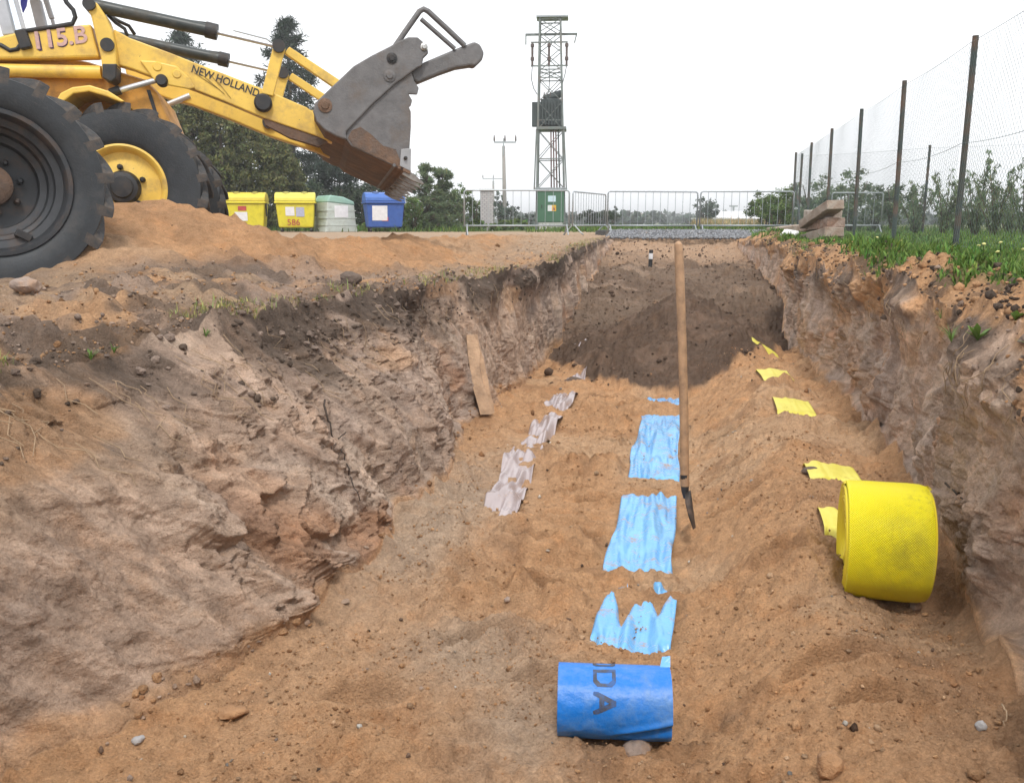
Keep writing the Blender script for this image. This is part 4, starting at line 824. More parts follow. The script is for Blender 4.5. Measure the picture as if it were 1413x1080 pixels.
# ------------------------------------------------------------------ sleepers and leftovers by the fence
gz = lambda x, y: float(top_right(np.array(x), np.array(y))) if y < 27 else 0.
SLEEPS = [SLEEP, M('red brown sleeper wood', (.25, .155, .11), .9, var=.4, scale=12, dirt=(.36, .31, .27), damt=.42, dscale=5, bmp=.012, bscale=30), M('silver grey sleeper wood', (.42, .37, .32), .9, var=.3, scale=14, dirt=(.20, .13, .09), damt=.4, dscale=6, bmp=.012, bscale=30)]
SL = [((1152, 333), (1128, 335), 13.1, 13.9, .28, .14, 'weathered sleeper at the bottom of the crooked stack'),
      ((1151, 320), (1120, 329), 13.0, 13.95, .29, .14, 'weathered sleeper sloping to the left, second from the bottom of the stack'),
      ((1154, 307), (1121, 313), 13.15, 14.0, .28, .14, 'pale sleeper in the middle of the crooked stack'),
      ((1150, 297), (1124, 296), 13.35, 14.2, .27, .13, 'pale grey sleeper lying second from the top of the stack'),
      ((1153, 282), (1119, 306), 13.0, 13.8, .27, .14, 'top sleeper of the stack, tipped down steeply to the left')]
for (a, b, d0, d1, w, h, lb) in SL:
    p = atd(*a, d0); q = atd(*b, d1); rz = math.atan2((q - p).y, (q - p).x); el = math.asin((q - p).z / (q - p).length)
    L = (q - p).length + .15; m = MB(); nseg = 6; vs = []
    for i in range(nseg + 1):
        x = L * i / nseg
        for sy, sz in ((-1, -1), (1, -1), (1, 1), (-1, 1)): vs.append((x, sy * w / 2 + random.uniform(-.008, .008), sz * h / 2 + random.uniform(-.008, .008)))
    m.add(vs, [(3, 2, 1, 0), (nseg * 4, nseg * 4 + 1, nseg * 4 + 2, nseg * 4 + 3)] + [(i * 4 + k, i * 4 + (k + 1) % 4, i * 4 + 4 + (k + 1) % 4, i * 4 + 4 + k) for i in range(nseg) for k in range(4)])
    o = m.build('sleeper', SLEEPS[[1, 0, 1, 2, 0][[q[-1] for q in SL].index(lb)]], bevel=.012); o.location = p; o.rotation_euler = Euler((0, -el, rz)); tag(o, lb, 'timber sleeper', 'old sleepers stacked by the fence')
p = atd(1062, 326, 16.5); q = atd(1102, 321, 17.2)
o = MB().bar((0, 0, .06), q - p + Vector((0, 0, .06)), .16, .12).build('timber_beam', SLEEP, bevel=.015); o.location = (p.x, p.y, gz(p.x, p.y)); tag(o, 'grey beam lying in the grass left of the sleeper stack', 'timber beam')
def lump(name, loc, r, mat, sx=(1, 1, 1), seed=0, sub=3, amp=.35, rot=0.):
    bm = bmesh.new(); bmesh.ops.create_icosphere(bm, subdivisions=sub, radius=1.)
    co = np.array([v.co[:] for v in bm.verts]); n = fbm(co[:, 0] * 1.3 + seed * 7.1, co[:, 1] * 1.3, co[:, 2] * 1.3 + seed, o=4, seed=seed)
    c2 = np.round(co * 1.6 + .3 * n[:, None]) * .18
    for v, k, cc in zip(bm.verts, n, c2): v.co = Vector((v.co * (1 + amp * k) + Vector(cc) * .5)) * r * .9; v.co = Vector((v.co.x * sx[0], v.co.y * sx[1], v.co.z * sx[2]))
    me = bpy.data.meshes.new(name); bm.to_mesh(me); bm.free(); me.materials.append(mat)
    if sub > 2: me.shade_smooth(); me.set_sharp_from_angle(angle=R(38))
    o = bpy.data.objects.new(name, me); C.objects.link(o); o.location = loc; o.rotation_euler = (0, 0, rot); return o
p = atd(1089, 325, 14.5); tag(lump('plastic_bag', (p.x, p.y, gz(p.x, p.y) + .05), .13, M('white plastic', (.75, .76, .75), .4, var=.1), (1.1, .9, .7), 5, 3, .6), 'crumpled white plastic bag in the grass beside the lying beam', 'plastic bag')

# ------------------------------------------------------------------ shed and far buildings
b = atd(1016, 314, 95); t = thing('shed', 'long low shed with a pale roof beyond the last barriers', 'shed', (b.x, b.y, -.3), YAW + R(8))
MB().box((0, 0, .5), (5.6, 4, 1.4)).build('wall', M('shed wall', (.30, .29, .28), .9, var=.2), t)
MB().prism([(-2.6, 1.1), (0, 1.9), (2.6, 1.1), (2.6, 1.0), (0, 1.75), (-2.6, 1.0)], (0, 0, 0), Vector((0, 1, 0)), Vector((0, 0, 1)), Vector((1, 0, 0)), -3.1, 3.1).build('roof', M('pale roof sheet', (.62, .62, .63), .6, var=.1), t)
b = atd(978, 314, 80); o = MB().box((0, 0, .35), (2.6, 2, .8)).box((0, 0, .82), (2.9, 2.3, .12)).build('hut', M('white hut', (.6, .6, .6), .7, var=.15)); o.location = (b.x, b.y, -.1); o.rotation_euler = (0, 0, YAW); tag(o, 'tiny white hut left of the pale roofed shed', 'hut')
for k, (px, D, w, hh, lb) in enumerate(((893, 330, 11, 4.0, 'tiny red roofed house on the horizon left of the spade handle'), (1020, 230, 10, 3.4, 'red roofed house far behind the pale roofed shed'), (815, 330, 10, 3.6, 'tiny house far off behind the angled barrier'))):
    b = atd(px, 309, D); t = thing('house', lb, 'house', (b.x, b.y, 0), YAW + R(12 * (k - 1)))
    MB().box((0, 0, hh * .3), (w, 9, hh * .6)).build('wall', M('render%d' % k, (.5, .47, .43), .9), t)
    MB().prism([(-5.2, hh * .58), (0, hh), (5.2, hh * .58)], (0, 0, 0), Vector((0, 1, 0)), Vector((0, 0, 1)), Vector((1, 0, 0)), -w / 2 - .4, w / 2 + .4).build('roof', M('tile%d' % k, (.22, .14, .12), .9, var=.2), t)
    for x in (-.3, 0, .3): MB().box((x * w, -4.52, hh * .32), (w * .09, .1, hh * .2)).build('window', BLACKP, t)

# ------------------------------------------------------------------ trees and bushes
def LEAF(name, col, tr=.25): return M(name, col, .6, var=.0, attr='tint', trans=tr, spec=.25)
LEAFM = {'thuja': LEAF('thuja leaf', (.125, .135, .048)), 'pine': LEAF('pine needle', (.032, .050, .034), .15), 'dark': LEAF('dark leaf', (.042, .062, .032)), 'green': LEAF('green leaf', (.11, .165, .05), .3), 'grey': LEAF('grey green leaf', (.155, .20, .105), .35), 'far': LEAF('far leaf', (.075, .105, .075)), 'weed': LEAF('weed leaf', (.10, .19, .03), .3)}
def quads(cen, size, asp, up=None, upw=0.):
    n = len(cen); d = rng.normal(size=(n, 3)); d /= np.linalg.norm(d, axis=1, keepdims=True)
    if up is not None: d = d * (1 - upw) + up * upw; d /= np.linalg.norm(d, axis=1, keepdims=True) + 1e-9
    e = np.cross(d, rng.normal(size=(n, 3))); e /= np.linalg.norm(e, axis=1, keepdims=True) + 1e-9
    L = (size * rng.uniform(.6, 1.3, n))[:, None]; w = L * asp
    V = np.stack([cen - d * L * .5, cen + e * w * .5, cen + d * L * .5, cen - e * w * .5], 1); return V
def leaf_mesh(name, V, tint, mat, parent=None, kind=None):
    n = len(V); F = np.arange(n * 4).reshape(n, 4); T = np.repeat(tint, 4, axis=0)
    return np_mesh(name, V.reshape(-1, 3), F, mat, kind, T, 'tint', False, parent)
def clumps(cc, rad, per, size, asp, up=None, upw=0., shell=.5, tv=.45):
    V = []; T = []
    for c, r in zip(cc, rad):
        k = max(3, int(per * rng.uniform(.7, 1.3))); d = rng.normal(size=(k, 3)); d /= np.linalg.norm(d, axis=1, keepdims=True)
        rr_ = r * (shell + (1 - shell) * rng.random(k)) [:, None] if shell else r * rng.random(k)[:, None] ** .5
        p = np.asarray(c) + d * rr_ * np.array([1, 1, .8]); u = d if isinstance(up, str) else up
        V.append(quads(p, size, asp, u, upw)); b = 1 + rng.uniform(-tv, tv); t = b * (1 + rng.uniform(-.25, .25, k))
        T.append(np.stack([t * (1 + .12 * rng.normal(size=k)), t, t * (1 + .1 * rng.normal(size=k))], 1))
    return np.concatenate(V), np.clip(np.concatenate(T), .2, 2.2)
def plant_root(name, label, cat, px, D, group=None, z=0.):
    b = atd(px, 315, D); return thing(name, label, cat, (b.x, b.y, z), random.uniform(0, 6), group)
def limbs(t, pts, rs, name='trunk', n=7): return MB().tube(pts, rs, n).build(name, BARK, t, smooth=1)
def conifer_column(name, label, px, D, h, r, mat='thuja', group=None, per=34, ncl=430):
    t = plant_root(name, label, 'conifer', px, D, group); limbs(t, [(0, 0, -.2), (0.03, 0, h * .5), (0, 0, h * .95)], [r * .12, r * .07, .02])
    zf = rng.random(ncl) ** .9; ang = rng.uniform(0, 6.28, ncl); prof = r * np.minimum(1, (1 - zf) * 1.9 + .06) * (.55 + .45 * np.minimum(1, zf * 8 + .5)) * rng.uniform(.72, 1.05, ncl)
    cc = np.stack([np.cos(ang) * prof, np.sin(ang) * prof, .1 + zf * h * .97], 1)
    V, T = clumps(cc, rng.uniform(.16, .34, ncl) * r * .9, per, .15 * max(1, h / 6), .5, np.array([0, 0, 1.]), .45, .2)
    leaf_mesh('crown', V, T, LEAFM[mat], t)
for k, (px, D, h, r, lb) in enumerate(((238, 33, 5.6, 1.05, 'dark thuja column rising behind the front tyre'), (275, 34, 5.7, 1.05, 'thuja column behind the lower loader arm, second from the tyre'), (312, 34, 5.4, 1.1, 'thuja column above the first yellow container'), (350, 35, 4.9, 1.15, 'thuja column between the two yellow containers'), (388, 35.5, 3.9, 1.05, 'lowest thuja column, at the open end of the hedge row'))):
    conifer_column('thuja_tree', lb, px, D, h, r, 'thuja', 'thuja trees in a tall hedge row')
def pine(label, px, D, h, r, lo, tiers=9, group=None, size=.34, mat='pine'):
    t = plant_root('pine_tree', label, 'pine tree', px, D, group); tr = limbs(t, [(0, 0, -.2), (.12, .05, h * .5), (.0, 0, h * .97)], [h * .018, h * .012, .03])
    cc = []; rad = []
    for k in range(tiers):
        f = k / (tiers - 1); z = h * (lo + (.97 - lo) * f); R_ = r * (1 - f) ** .7 * (.55 + .45 * min(1, f * 4 + .4)) + .15
        nb = max(3, int(7 - 3 * f)); a0 = random.uniform(0, 6)
        for j in range(nb):
            a = a0 + 6.28 * j / nb + random.uniform(-.3, .3); L = R_ * random.uniform(.65, 1.12); e = Vector((math.cos(a) * L, math.sin(a) * L, z + L * random.uniform(.0, .35)))
            limbs(t, [(0.05, 0, z - .1), (e.x * .5, e.y * .5, z + .05 * L), tuple(e)], [.05, .035, .015], 'branch', 5)
            for q in (.45, .65, .85, 1.0): cc.append((e.x * q + random.uniform(-.2, .2), e.y * q + random.uniform(-.2, .2), z + (e.z - z) * q + random.uniform(-.1, .15))); rad.append(random.uniform(.30, .52) * (r / 2.2))
    V, T = clumps(np.array(cc), rad, 70, size, .16, 'out', .55, .15, .3)
    leaf_mesh('crown', V, T, LEAFM[mat], t)
pine('tall pine with tufted crown behind the end of the loader arm', 408, 46, 10.4, 2.5, .20, 12)
pine('dark pine behind the tilt cylinders, top hidden among them', 268, 48, 10.2, 2.9, .25, 10)
pine('low dark pine behind the recycling bank', 470, 42, 4.0, 2.3, .06, 8)
pine('young pine with pale upright shoots right of the bucket teeth', 588, 33, 2.3, .75, .05, 7, size=.17, mat='grey')
pine('smaller young pine left of the leafy shrubs', 612, 34, 2.2, .7, .05, 6, size=.22, mat='grey')
def bush(name, label, cat, px, D, h, r, mat='green', ncl=40, per=34, size=.13, trunk=.3, group=None, z=0., up=None):
    t = plant_root(name, label, cat, px, D, group, z)
    st = []; cc = []; rad = []
    for k in range(5): 
        a = random.uniform(0, 6.28); e = (math.cos(a) * r * .5, math.sin(a) * r * .5, h * random.uniform(.5, .85)); st.append(e)
    m = MB()
    for e in st: m.tube([(0, 0, -.1), (e[0] * .4, e[1] * .4, e[2] * .5), e], [.025 * h, .018 * h, .006 * h], 5)
    m.build('trunk', BARK, t, smooth=1)
    for k in range(ncl):
        d = rng.normal(size=3); d /= np.linalg.norm(d); q = rng.random() ** .45; zc = h * (trunk + 1) / 2
        cc.append((d[0] * r * .82 * q * random.uniform(.75, 1.15), d[1] * r * .82 * q, zc + d[2] * h * (1 - trunk) * .46 * q * random.uniform(.8, 1.15))); rad.append(random.uniform(.16, .32) * min(r, h * .5))
    V, T = clumps(np.array(cc), rad, int(per * 1.7), size * .8, .5, up, .5 if up is not None else 0., .1, .42)
    leaf_mesh('crown', V, T, LEAFM[mat], t); return t
bush('shrub', 'dark mound of shrub behind the gap between the blue container and the bank', 'shrub', 500, 38, 1.9, 1.3, 'dark', 44, 40, .16, .05)
bush('shrub', 'tall dark bush behind the blue container and the bucket', 'shrub', 522, 39, 2.6, 1.2, 'dark', 44, 40, .16, .05)
bush('shrub', 'dark bush close behind the pale recycling bank', 'shrub', 452, 40, 2.2, 1.5, 'dark', 44, 40, .16, .05)
bush('shrub', 'bright green shrub right of the blue container', 'shrub', 572, 31.5, 1.25, .65, 'green', 40, 34, .12, .0)
bush('shrub', 'dull bush below the young pines', 'shrub', 612, 36, 1.6, .95, 'dark', 40, 34, .14, .0)
bush('broadleaf_tree', 'leafy young tree left of the brick pillar', 'tree', 634, 40, 2.15, .85, 'green', 46, 34, .13, .1)
bush('broadleaf_tree', 'lighter young tree directly behind the brick pillar', 'tree', 657, 42, 1.9, .65, 'green', 34, 30, .13, .15)
bush('shrub', 'grey green bush at the foot of the near utility pole', 'shrub', 703, 60, 1.9, 1.2, 'far', 40, 26, .2, .05)
bush('shrub', 'small dark tree between the two utility poles', 'shrub', 690, 70, 2.9, .9, 'far', 40, 26, .22, .1)
bush('shrub', 'low bush left of the green tower cabinet', 'shrub', 728, 66, 1.1, 1.3, 'far', 30, 26, .2, .0)
bush('shrub', 'dark round bush behind the angled barrier', 'shrub', 822, 46, 1.15, 1.15, 'dark', 50, 40, .13, .0)
bush('shrub', 'slim pale sapling right of the dark round bush', 'shrub', 846, 52, 1.4, .5, 'far', 30, 22, .14, .1)
bush('broadleaf_tree', 'grey green tree between the last two barriers', 'tree', 973, 75, 2.6, 1.35, 'far', 46, 34, .22, .1)
bush('shrub', 'wide green bush behind the last barrier, left of the fence corner', 'shrub', 1056, 36, 1.75, 1.2, 'green', 60, 46, .13, .02)
bush('shrub', 'tall green bush right at the fence corner', 'shrub', 1083, 34, 1.9, .9, 'green', 52, 42, .12, .02)
bush('shrub', 'low bush joining the two green bushes at the fence corner', 'shrub', 1070, 33, 1.3, 1.0, 'green', 40, 40, .12, .0)
for k, (px, D, h, r) in enumerate(((1120, 30, 2.0, 1.0), (1146, 29, 1.75, .9), (1172, 27, 1.95, .9), (1205, 28, 1.7, 1.0), (1232, 26, 1.55, .8))):
    bush('shrub', ['grey green bush behind the fence corner strut', 'dense bush right behind the sleeper stack', 'bush seen through the fence just right of the sleeper stack', 'lower bush behind the crowd barrier inside the fence', 'dark bush between the sapling row and the fenced barrier'][k], 'shrub', px, D, h, r, 'grey', 44, 40, .12, .02, 'bushes behind the wire mesh fence')
def sapling(label, px, D, h, r):
    t = plant_root('willow_sapling', label, 'sapling', px, D, 'willow saplings behind the fence'); cc = []; rad = []; m = MB()
    for k in range(9):
        a = random.uniform(0, 6.28); s = random.uniform(.5, 1.0); L = h * s * random.uniform(.82, 1.0); e = Vector((math.cos(a) * r * random.uniform(.2, 1), math.sin(a) * r * random.uniform(.2, 1), L))
        m.tube([(0, 0, -.1), (e.x * .35, e.y * .35, L * .45), tuple(e)], [.018, .011, .004], 5)
        for q in np.linspace(.22, 1.0, 9): cc.append((e.x * q ** 1.3, e.y * q ** 1.3, L * q)); rad.append(.13 * r * (1.25 - q) + .05)
    m.build('trunk', BARK, t, smooth=1)
    V, T = clumps(np.array(cc), rad, 15, .12, .22, np.array([0, 0, 1.]), .55, .0, .35); leaf_mesh('crown', V, T, LEAFM['grey'], t)
for px, D, h, r, lb in ((1262, 21, 1.35, .7, 'low willow sapling left of the back fence post'), (1302, 20, 1.6, .7, 'willow sapling between the back fence post and the nearest near post'), (1345, 18.5, 1.7, .6, 'slim willow sapling right behind the nearest fence post'), (1372, 18, 2.0, .68, 'tallest willow sapling, with forked top, right of the nearest fence post'), (1412, 17.5, 1.85, .66, 'willow sapling cut by the right edge of the view'), (1395, 20, 1.5, .9, 'short bushy willow between the two tallest saplings'), (1322, 23, 1.2, .7, 'faint willow bush behind the nearest fence post')):
    sapling(lb, px, D, h, r)
def mass(name, x0, x1, D0, D1, n, hmin, hmax, mat, kind='stuff'):
    cc = []; rad = []
    for k in range(n):
        D = math.exp(random.uniform(math.log(D0), math.log(D1))); b = atd(random.uniform(x0, x1), 311, D); h = random.uniform(hmin, hmax) * D
        for j in range(5): cc.append((b.x + random.uniform(-1, 1) * h * .5, b.y, h * random.uniform(.1, .9))); rad.append(h * .28)
    cc = np.array(cc); V = []; T = []
    V, T = clumps(cc, rad, 12, (D0 + D1) / 2 * .0045, .6, None, 0, .1, .3); leaf_mesh(name, V, T, LEAFM[mat], None, kind)
mass('far_woods', 640, 1420, 130, 420, 420, .005, .015, 'far'); mass('far_woods', -200, 650, 70, 200, 120, .01, .03, 'dark')
mass('undergrowth', 440, 720, 33, 40, 90, .006, .013, 'green')

# ------------------------------------------------------------------ grass
GR = LEAF('grass blade', (.115, .195, .042), .3); GRD = LEAF('dry grass blade', (.36, .29, .17), .25)
def blades(name, xy, z, h, w, mat, tint, lean=.45, parent=None):
    n = len(xy); a = rng.uniform(0, 6.283, n); b = a + rng.normal(0, .5, n) + 1.57; H = h * rng.uniform(.45, 1.2, n); le = lean * H * rng.uniform(.2, 1.6, n)
    base = np.stack([xy[:, 0], xy[:, 1], z - .01], 1); dv = np.stack([np.cos(a), np.sin(a), 0 * a], 1) * w[:, None] * .5; ln = np.stack([np.cos(b), np.sin(b), 0 * b], 1)
    m1 = base + ln * (le * .3)[:, None]; m1[:, 2] += H * .55; m2 = base + ln * le[:, None]; m2[:, 2] += H * (1 - .25 * np.minimum(1, le / H))
    V = np.stack([base - dv, base + dv, m1 + dv * .8, m1 - dv * .8, m2 + dv * .12, m2 - dv * .12], 1).reshape(-1, 3); k = np.arange(n)[:, None] * 6
    F = np.concatenate([k + np.array([0, 1, 2, 3]), k + np.array([3, 2, 4, 5])]); T = np.repeat(tint, 6, axis=0)
    return np_mesh(name, V, F, mat, 'stuff', T, 'tint', True, parent)
def tints(n, v=.35): t = np.clip(1 + rng.normal(0, v, n), .35, 1.9); return np.stack([t * np.clip(1 + rng.normal(0, .18, n), .6, 1.6), t, t * .9], 1)
n = 150000; yy = np.exp(rng.uniform(math.log(3.0), math.log(25), n)); xx = 1.3 + rng.random(n) ** 1.5 * 4.4
ne = fbm(xx * 2, yy * 2, o=4, seed=115); gmk = ss(1.33, 1.56, xx + .14 * ne - .08 * ss(6, 3, yy)); cl_ = fbm(xx * 1.5, yy * 1.5, o=3, seed=130)
k = rng.random(n) < gmk * (.35 + .65 * ss(-.5, .4, cl_)); xx, yy, cl_ = xx[k], yy[k], cl_[k]; n = len(xx)
hh = .075 * (.6 + .7 * ss(-.4, .6, cl_)) * np.where(rng.random(n) < .12, 1.5, 1) * (.75 + .25 * ss(4, 9, yy)); blades('grass', np.stack([xx, yy], 1), top_right(xx, yy), hh, rng.uniform(.006, .015, n) * (1 + yy * .06), GR, tints(n))
n = 26000; yy = rng.uniform(4, 29, n); xx = rng.uniform(5.5, 16, n); blades('grass', np.stack([xx, yy], 1), 0 * xx, rng.uniform(.10, .22, n), rng.uniform(.012, .02, n), GR, tints(n))
n = 30000; xx = rng.uniform(-20, 9, n); yy = rng.uniform(29.2, 50, n); k = ~((np.abs(xx - tb.x) < 1) & (yy < tb.y)); xx, yy = xx[k], yy[k]; blades('verge_grass', np.stack([xx, yy], 1), 0 * xx, rng.uniform(.10, .32, len(xx)), rng.uniform(.02, .04, len(xx)), GR, tints(len(xx)) * .75)
n = 14000; px_ = rng.uniform(.0, 6.5, n); yy = rng.uniform(44, 62, n); blades('dry_reeds', np.stack([px_ + (yy - 44) * .06, yy], 1), 0 * yy, rng.uniform(.3, .62, n), rng.uniform(.03, .06, n), GRD, tints(n, .2))
n = 6500; yy = np.exp(rng.uniform(math.log(2.6), math.log(18), n)); xx = xLl(yy) - rng.uniform(-.01, .20, n) ; k = fbm(xx * 2, yy * 2.2, o=3, seed=131) > .12; xx, yy = xx[k], yy[k]
blades('lip_grass', np.stack([xx, yy], 1), top_left(xx, yy) - .005, rng.uniform(.03, .07, len(xx)), rng.uniform(.003, .006, len(xx)), GRD, tints(len(xx)) * np.array([.75, .95, .6]))
n = 2600; yy = np.exp(rng.uniform(math.log(3.2), math.log(18), n)); xx = xRl(yy) + rng.uniform(.0, .12, n); k = fbm(xx * 2, yy * 2.5, o=3, seed=132) > .1; xx, yy = xx[k], yy[k]
blades('lip_grass', np.stack([xx, yy], 1), top_right(xx, yy) - .005, rng.uniform(.03, .08, len(xx)), rng.uniform(.003, .006, len(xx)), GRD, tints(len(xx)) * np.array([.6, .75, .45]), 1.1)
DAN = M('dandelion yellow', (.66, .62, .24), .7)
for k in range(9):
    y_ = random.uniform(4.2, 11); x_ = 1.75 + random.random() * .9 + max(0, 5 - y_) * .02; z_ = gz(x_, y_)
    t = thing('dandelion', 'small pale yellow flower standing in the grass by the fence', 'flower', (x_, y_, z_), random.uniform(0, 6), 'pale yellow flowers in the fence grass')
    hh = random.uniform(.08, .13); MB().tube([(0, 0, 0), (.01, 0, hh)], .002, 4).build('stem', LEAFM['weed'], t); MB().lathe([(0, -.006), (.013, 0), (.014, .006), (.006, .010), (0, .011)], 9, (.01, 0, hh), (.3, .2, 1)).build('head', DAN, t, smooth=1)

# ------------------------------------------------------------------ marking tapes, half covered with sand
def tape_material(name, col, rough, stain, samt, net=False):
    m, n, l, p = nodes_of(name); g = n.new('ShaderNodeNewGeometry').outputs['Position']
    f = ramp(n, l, noise_node(n, l, g, 8.5, 9, .78), .66 - samt * .3, .74 - samt * .22, 0, .92); f2 = ramp(n, l, noise_node(n, l, g, 4, 4), .35, .7, 0, .30)
    c = mix(n, l, f2, col, tuple(min(1, k * 1.6 + .07) for k in col)); c = mix(n, l, f, c, stain); l.new(c, p.inputs['Base Color']); l.new(ramp(n, l, f, 0, 1, rough, .95), p.inputs['Roughness'])
    l.new(bump(n, l, noise_node(n, l, g, 60, 4), .003), p.inputs['Normal']); p.inputs['Specular IOR Level'].default_value = .6; return m
def tape(name, label, cxf, w, y0, y1, vis, mat, seed, fold=.012, jag=.10, fq=16., jx=9., nyy=520, nxx=36, rise=.010, lumpy=.0, name2=''):
    y = np.linspace(y0, y1, nyy)[:, None]; u = np.linspace(-.5, .5, nxx)[None, :]; yy = np.broadcast_to(y, (nyy, nxx)).copy()
    x = cxf(y) + u * w * (1 + .05 * vnoise(y * 3, y * 0, seed=seed)) + .015 * vnoise(y * 2, y * 0, seed=seed + 1) + 0 * yy
    edge_ = (jag * (1 if name2 != 'blue' else .5) + (.10 * (yy < 3.7) if name2 == 'blue' else 0)) * fbm(x * jx, yy * 2.0, o=3, seed=seed + 2); edge_ = edge_ + ((.30 * np.abs((((u + .5) * 2.4 + .15) % 1.) * 2 - 1) - .08) * ss(3.12, 3.35, yy) * (yy < 3.7) if name2 == 'blue' else 0); v = vis(yy + edge_)
    b = floor_base(x, yy) + .2 * floor_noise(x, yy)
    wr = fold * (np.abs(fbm(x * fq + .8 * yy, yy * 1.1, o=3, seed=seed + 3)) + .5 * fbm(x * fq * 2.6, yy * 2.2, o=2, seed=seed + 4)) + lumpy * fbm(x * 5, yy * 3, o=2, seed=seed + 5)
    z = b + rise + wr - (1 - v) * .05
    i = np.arange(nyy * nxx).reshape(nyy, nxx); F = np.stack([i[:-1, :-1], i[:-1, 1:], i[1:, 1:], i[1:, :-1]], -1).reshape(-1, 4)
    o = np_mesh(name, np.stack([x, yy, z], -1).reshape(-1, 3), F, mat, smooth=True); tag(o, label, 'marking tape')
    sm = o.modifiers.new('thickness', 'SOLIDIFY'); sm.thickness = .0012; sm.offset = 0; return o
BLUET = tape_material('blue tape', (.13, .38, .72), .20, (.40, .25, .14), .46); WHITET = tape_material('white tape', (.36, .305, .305), .24, (.34, .21, .13), .25); YELT = tape_material('yellow net tape', (.62, .54, .075), .5, (.30, .20, .06), .22)
tape('marking_tape', 'pale blue marking tape running up the trench floor under bands of sand', lambda y: -.165 + 0 * y, .315, 2.62, 8.25, vis_blue, BLUET, 300, .022, fq=11., name2='blue')
tape('marking_tape', 'crumpled whitish marking tape on the left side of the trench floor', cx_white, .20, 4.35, 9.9, vis_white, WHITET, 320, .055, jag=.14, fq=9., jx=5., lumpy=.05)
tape('marking_tape', 'flat yellow marking tape leading to the yellow roll', cx_yel, .265, 3.62, 9.3, vis_yel, YELT, 340, .003, jag=.05, rise=.022)

# ------------------------------------------------------------------ the two rolls
def roll_frame(o, c, yaw): o.location = c; o.rotation_euler = (0, 0, yaw)
bm_, n, l, p = nodes_of('blue roll film'); ob = n.new('ShaderNodeTexCoord').outputs['Object']
f = ramp(n, l, noise_node(n, l, ob, 9, 7, .7), .48, .70, 0, .6); f2 = ramp(n, l, noise_node(n, l, ob, 60, 5, .7), .4, .75, 0, .25)
c = mix(n, l, f, (.004, .17, .62), (.16, .27, .42)); c = mix(n, l, f2, c, (.14, .30, .52)); l.new(c, p.inputs['Base Color']); p.inputs['Roughness'].default_value = .42; l.new(bump(n, l, noise_node(n, l, ob, 18, 5), .006), p.inputs['Normal'])
RB, LB = .112, .345
bc = Vector((-.175, 2.50, 0)); bc.z = float(floor_base(np.array(bc.x), np.array(bc.y - .02))) + RB + .012
BR = thing('blue_tape_roll', 'crumpled blue tape roll with dark letters lying on the sand', 'tape roll', bc); roll_frame(BR, bc, R(7))
def blue_r(x, th):
    """dented skin radius; th measured from straight up towards the camera"""
    d = 1 + .02 * fbm(x * 5 + 3, np.cos(th) * 1.6, np.sin(th) * 1.6, o=3, seed=400)
    fold = np.exp(-((th - (1.95 - 2.4 * (x - .02))) / .10) ** 2) * ss(-.02, .05, x) * .08 - np.exp(-((th - (2.15 - 2.4 * (x - .02))) / .16) ** 2) * ss(-.02, .05, x) * .10
    fold2 = np.exp(-((th - (.25 + 2.6 * (x + .03))) / .12) ** 2) * np.exp(-((x - .0) / .07) ** 2) * -.07
    flat_ = -.03 * np.exp(-((th - 3.0) / .5) ** 2)
    return RB * (d + fold + fold2 + flat_)
nxr, ntr = 90, 180; xs_ = np.linspace(-LB / 2, LB / 2, nxr)[:, None]; th = np.linspace(0, 2 * math.pi, ntr, endpoint=False)[None, :]
rr2 = blue_r(xs_, th); Vx = np.broadcast_to(xs_, rr2.shape); V = np.stack([Vx, -np.sin(th) * rr2, np.cos(th) * rr2], -1)
def end_ring(xe, k, dx): rr_ = blue_r(np.array([[xe]]), th) * k; return np.stack([np.full(rr_.shape, xe + dx), -np.sin(th) * rr_, np.cos(th) * rr_], -1)
rings = [end_ring(-LB / 2, k, d) for k, d in ((.30, .05), (.30, .012), (.42, .004), (.44, .010), (.58, .002), (.60, .009), (.74, .001), (.76, .008), (.90, -.001), (.92, .006), (.975, .0))] + [V] + [end_ring(LB / 2, k, d) for k, d in ((.975, 0), (.92, -.006), (.90, .001), (.6, -.006), (.58, .0), (.30, -.008), (.30, -.05))]
V = np.concatenate(rings, 0); i = np.arange(V.shape[0] * ntr).reshape(V.shape[0], ntr); j = np.roll(i, -1, 1)
F = np.stack([i[:-1], j[:-1], j[1:], i[1:]], -1).reshape(-1, 4)
bo = np_mesh('wound_film', V.reshape(-1, 3), F[:, ::-1], bm_, smooth=True, parent=BR); bo.data.set_sharp_from_angle(angle=R(45))
INK = M('worn ink', (.05, .055, .075), .55, var=.4, scale=30, dirt=(.05, .15, .42), damt=.45, dscale=22)
def letter(ch, x0, hgt, t0, tw, thick=.25):
    """strokes laid onto the curved film: letter tops point along +x, reading runs down the front"""
    m = MB()
    for si, st in enumerate(GLY[ch]):
        P_ = [np.array(q, float) for q in st]; closed = np.allclose(P_[0], P_[-1])
        for a, b in zip(P_[:-1], P_[1:]):
            d = b - a; L = np.linalg.norm(d); d = d / L; nn = np.array([-d[1], d[0]]); e = thick * .5; ks = max(2, int(L * 14)); vs = []
            for q in np.linspace(-e * .8, L + e * .8, ks + 1):
                for s_ in (-1, 1):
                    g_ = a + d * q + nn * s_ * e; g_ = np.clip(g_, -.06, 1.06); xx_ = x0 + g_[1] * hgt; tt = t0 + g_[0] * tw; r_ = float(blue_r(np.array(xx_), np.array(tt))) + .0010 + .00015 * si + .0001 * random.random(); vs.append((xx_, -math.sin(tt) * r_, math.cos(tt) * r_))
            m.add(vs, [(2 * k, 2 * k + 1, 2 * k + 3, 2 * k + 2) for k in range(ks)])
    return m.build('printed_letter', INK, BR)
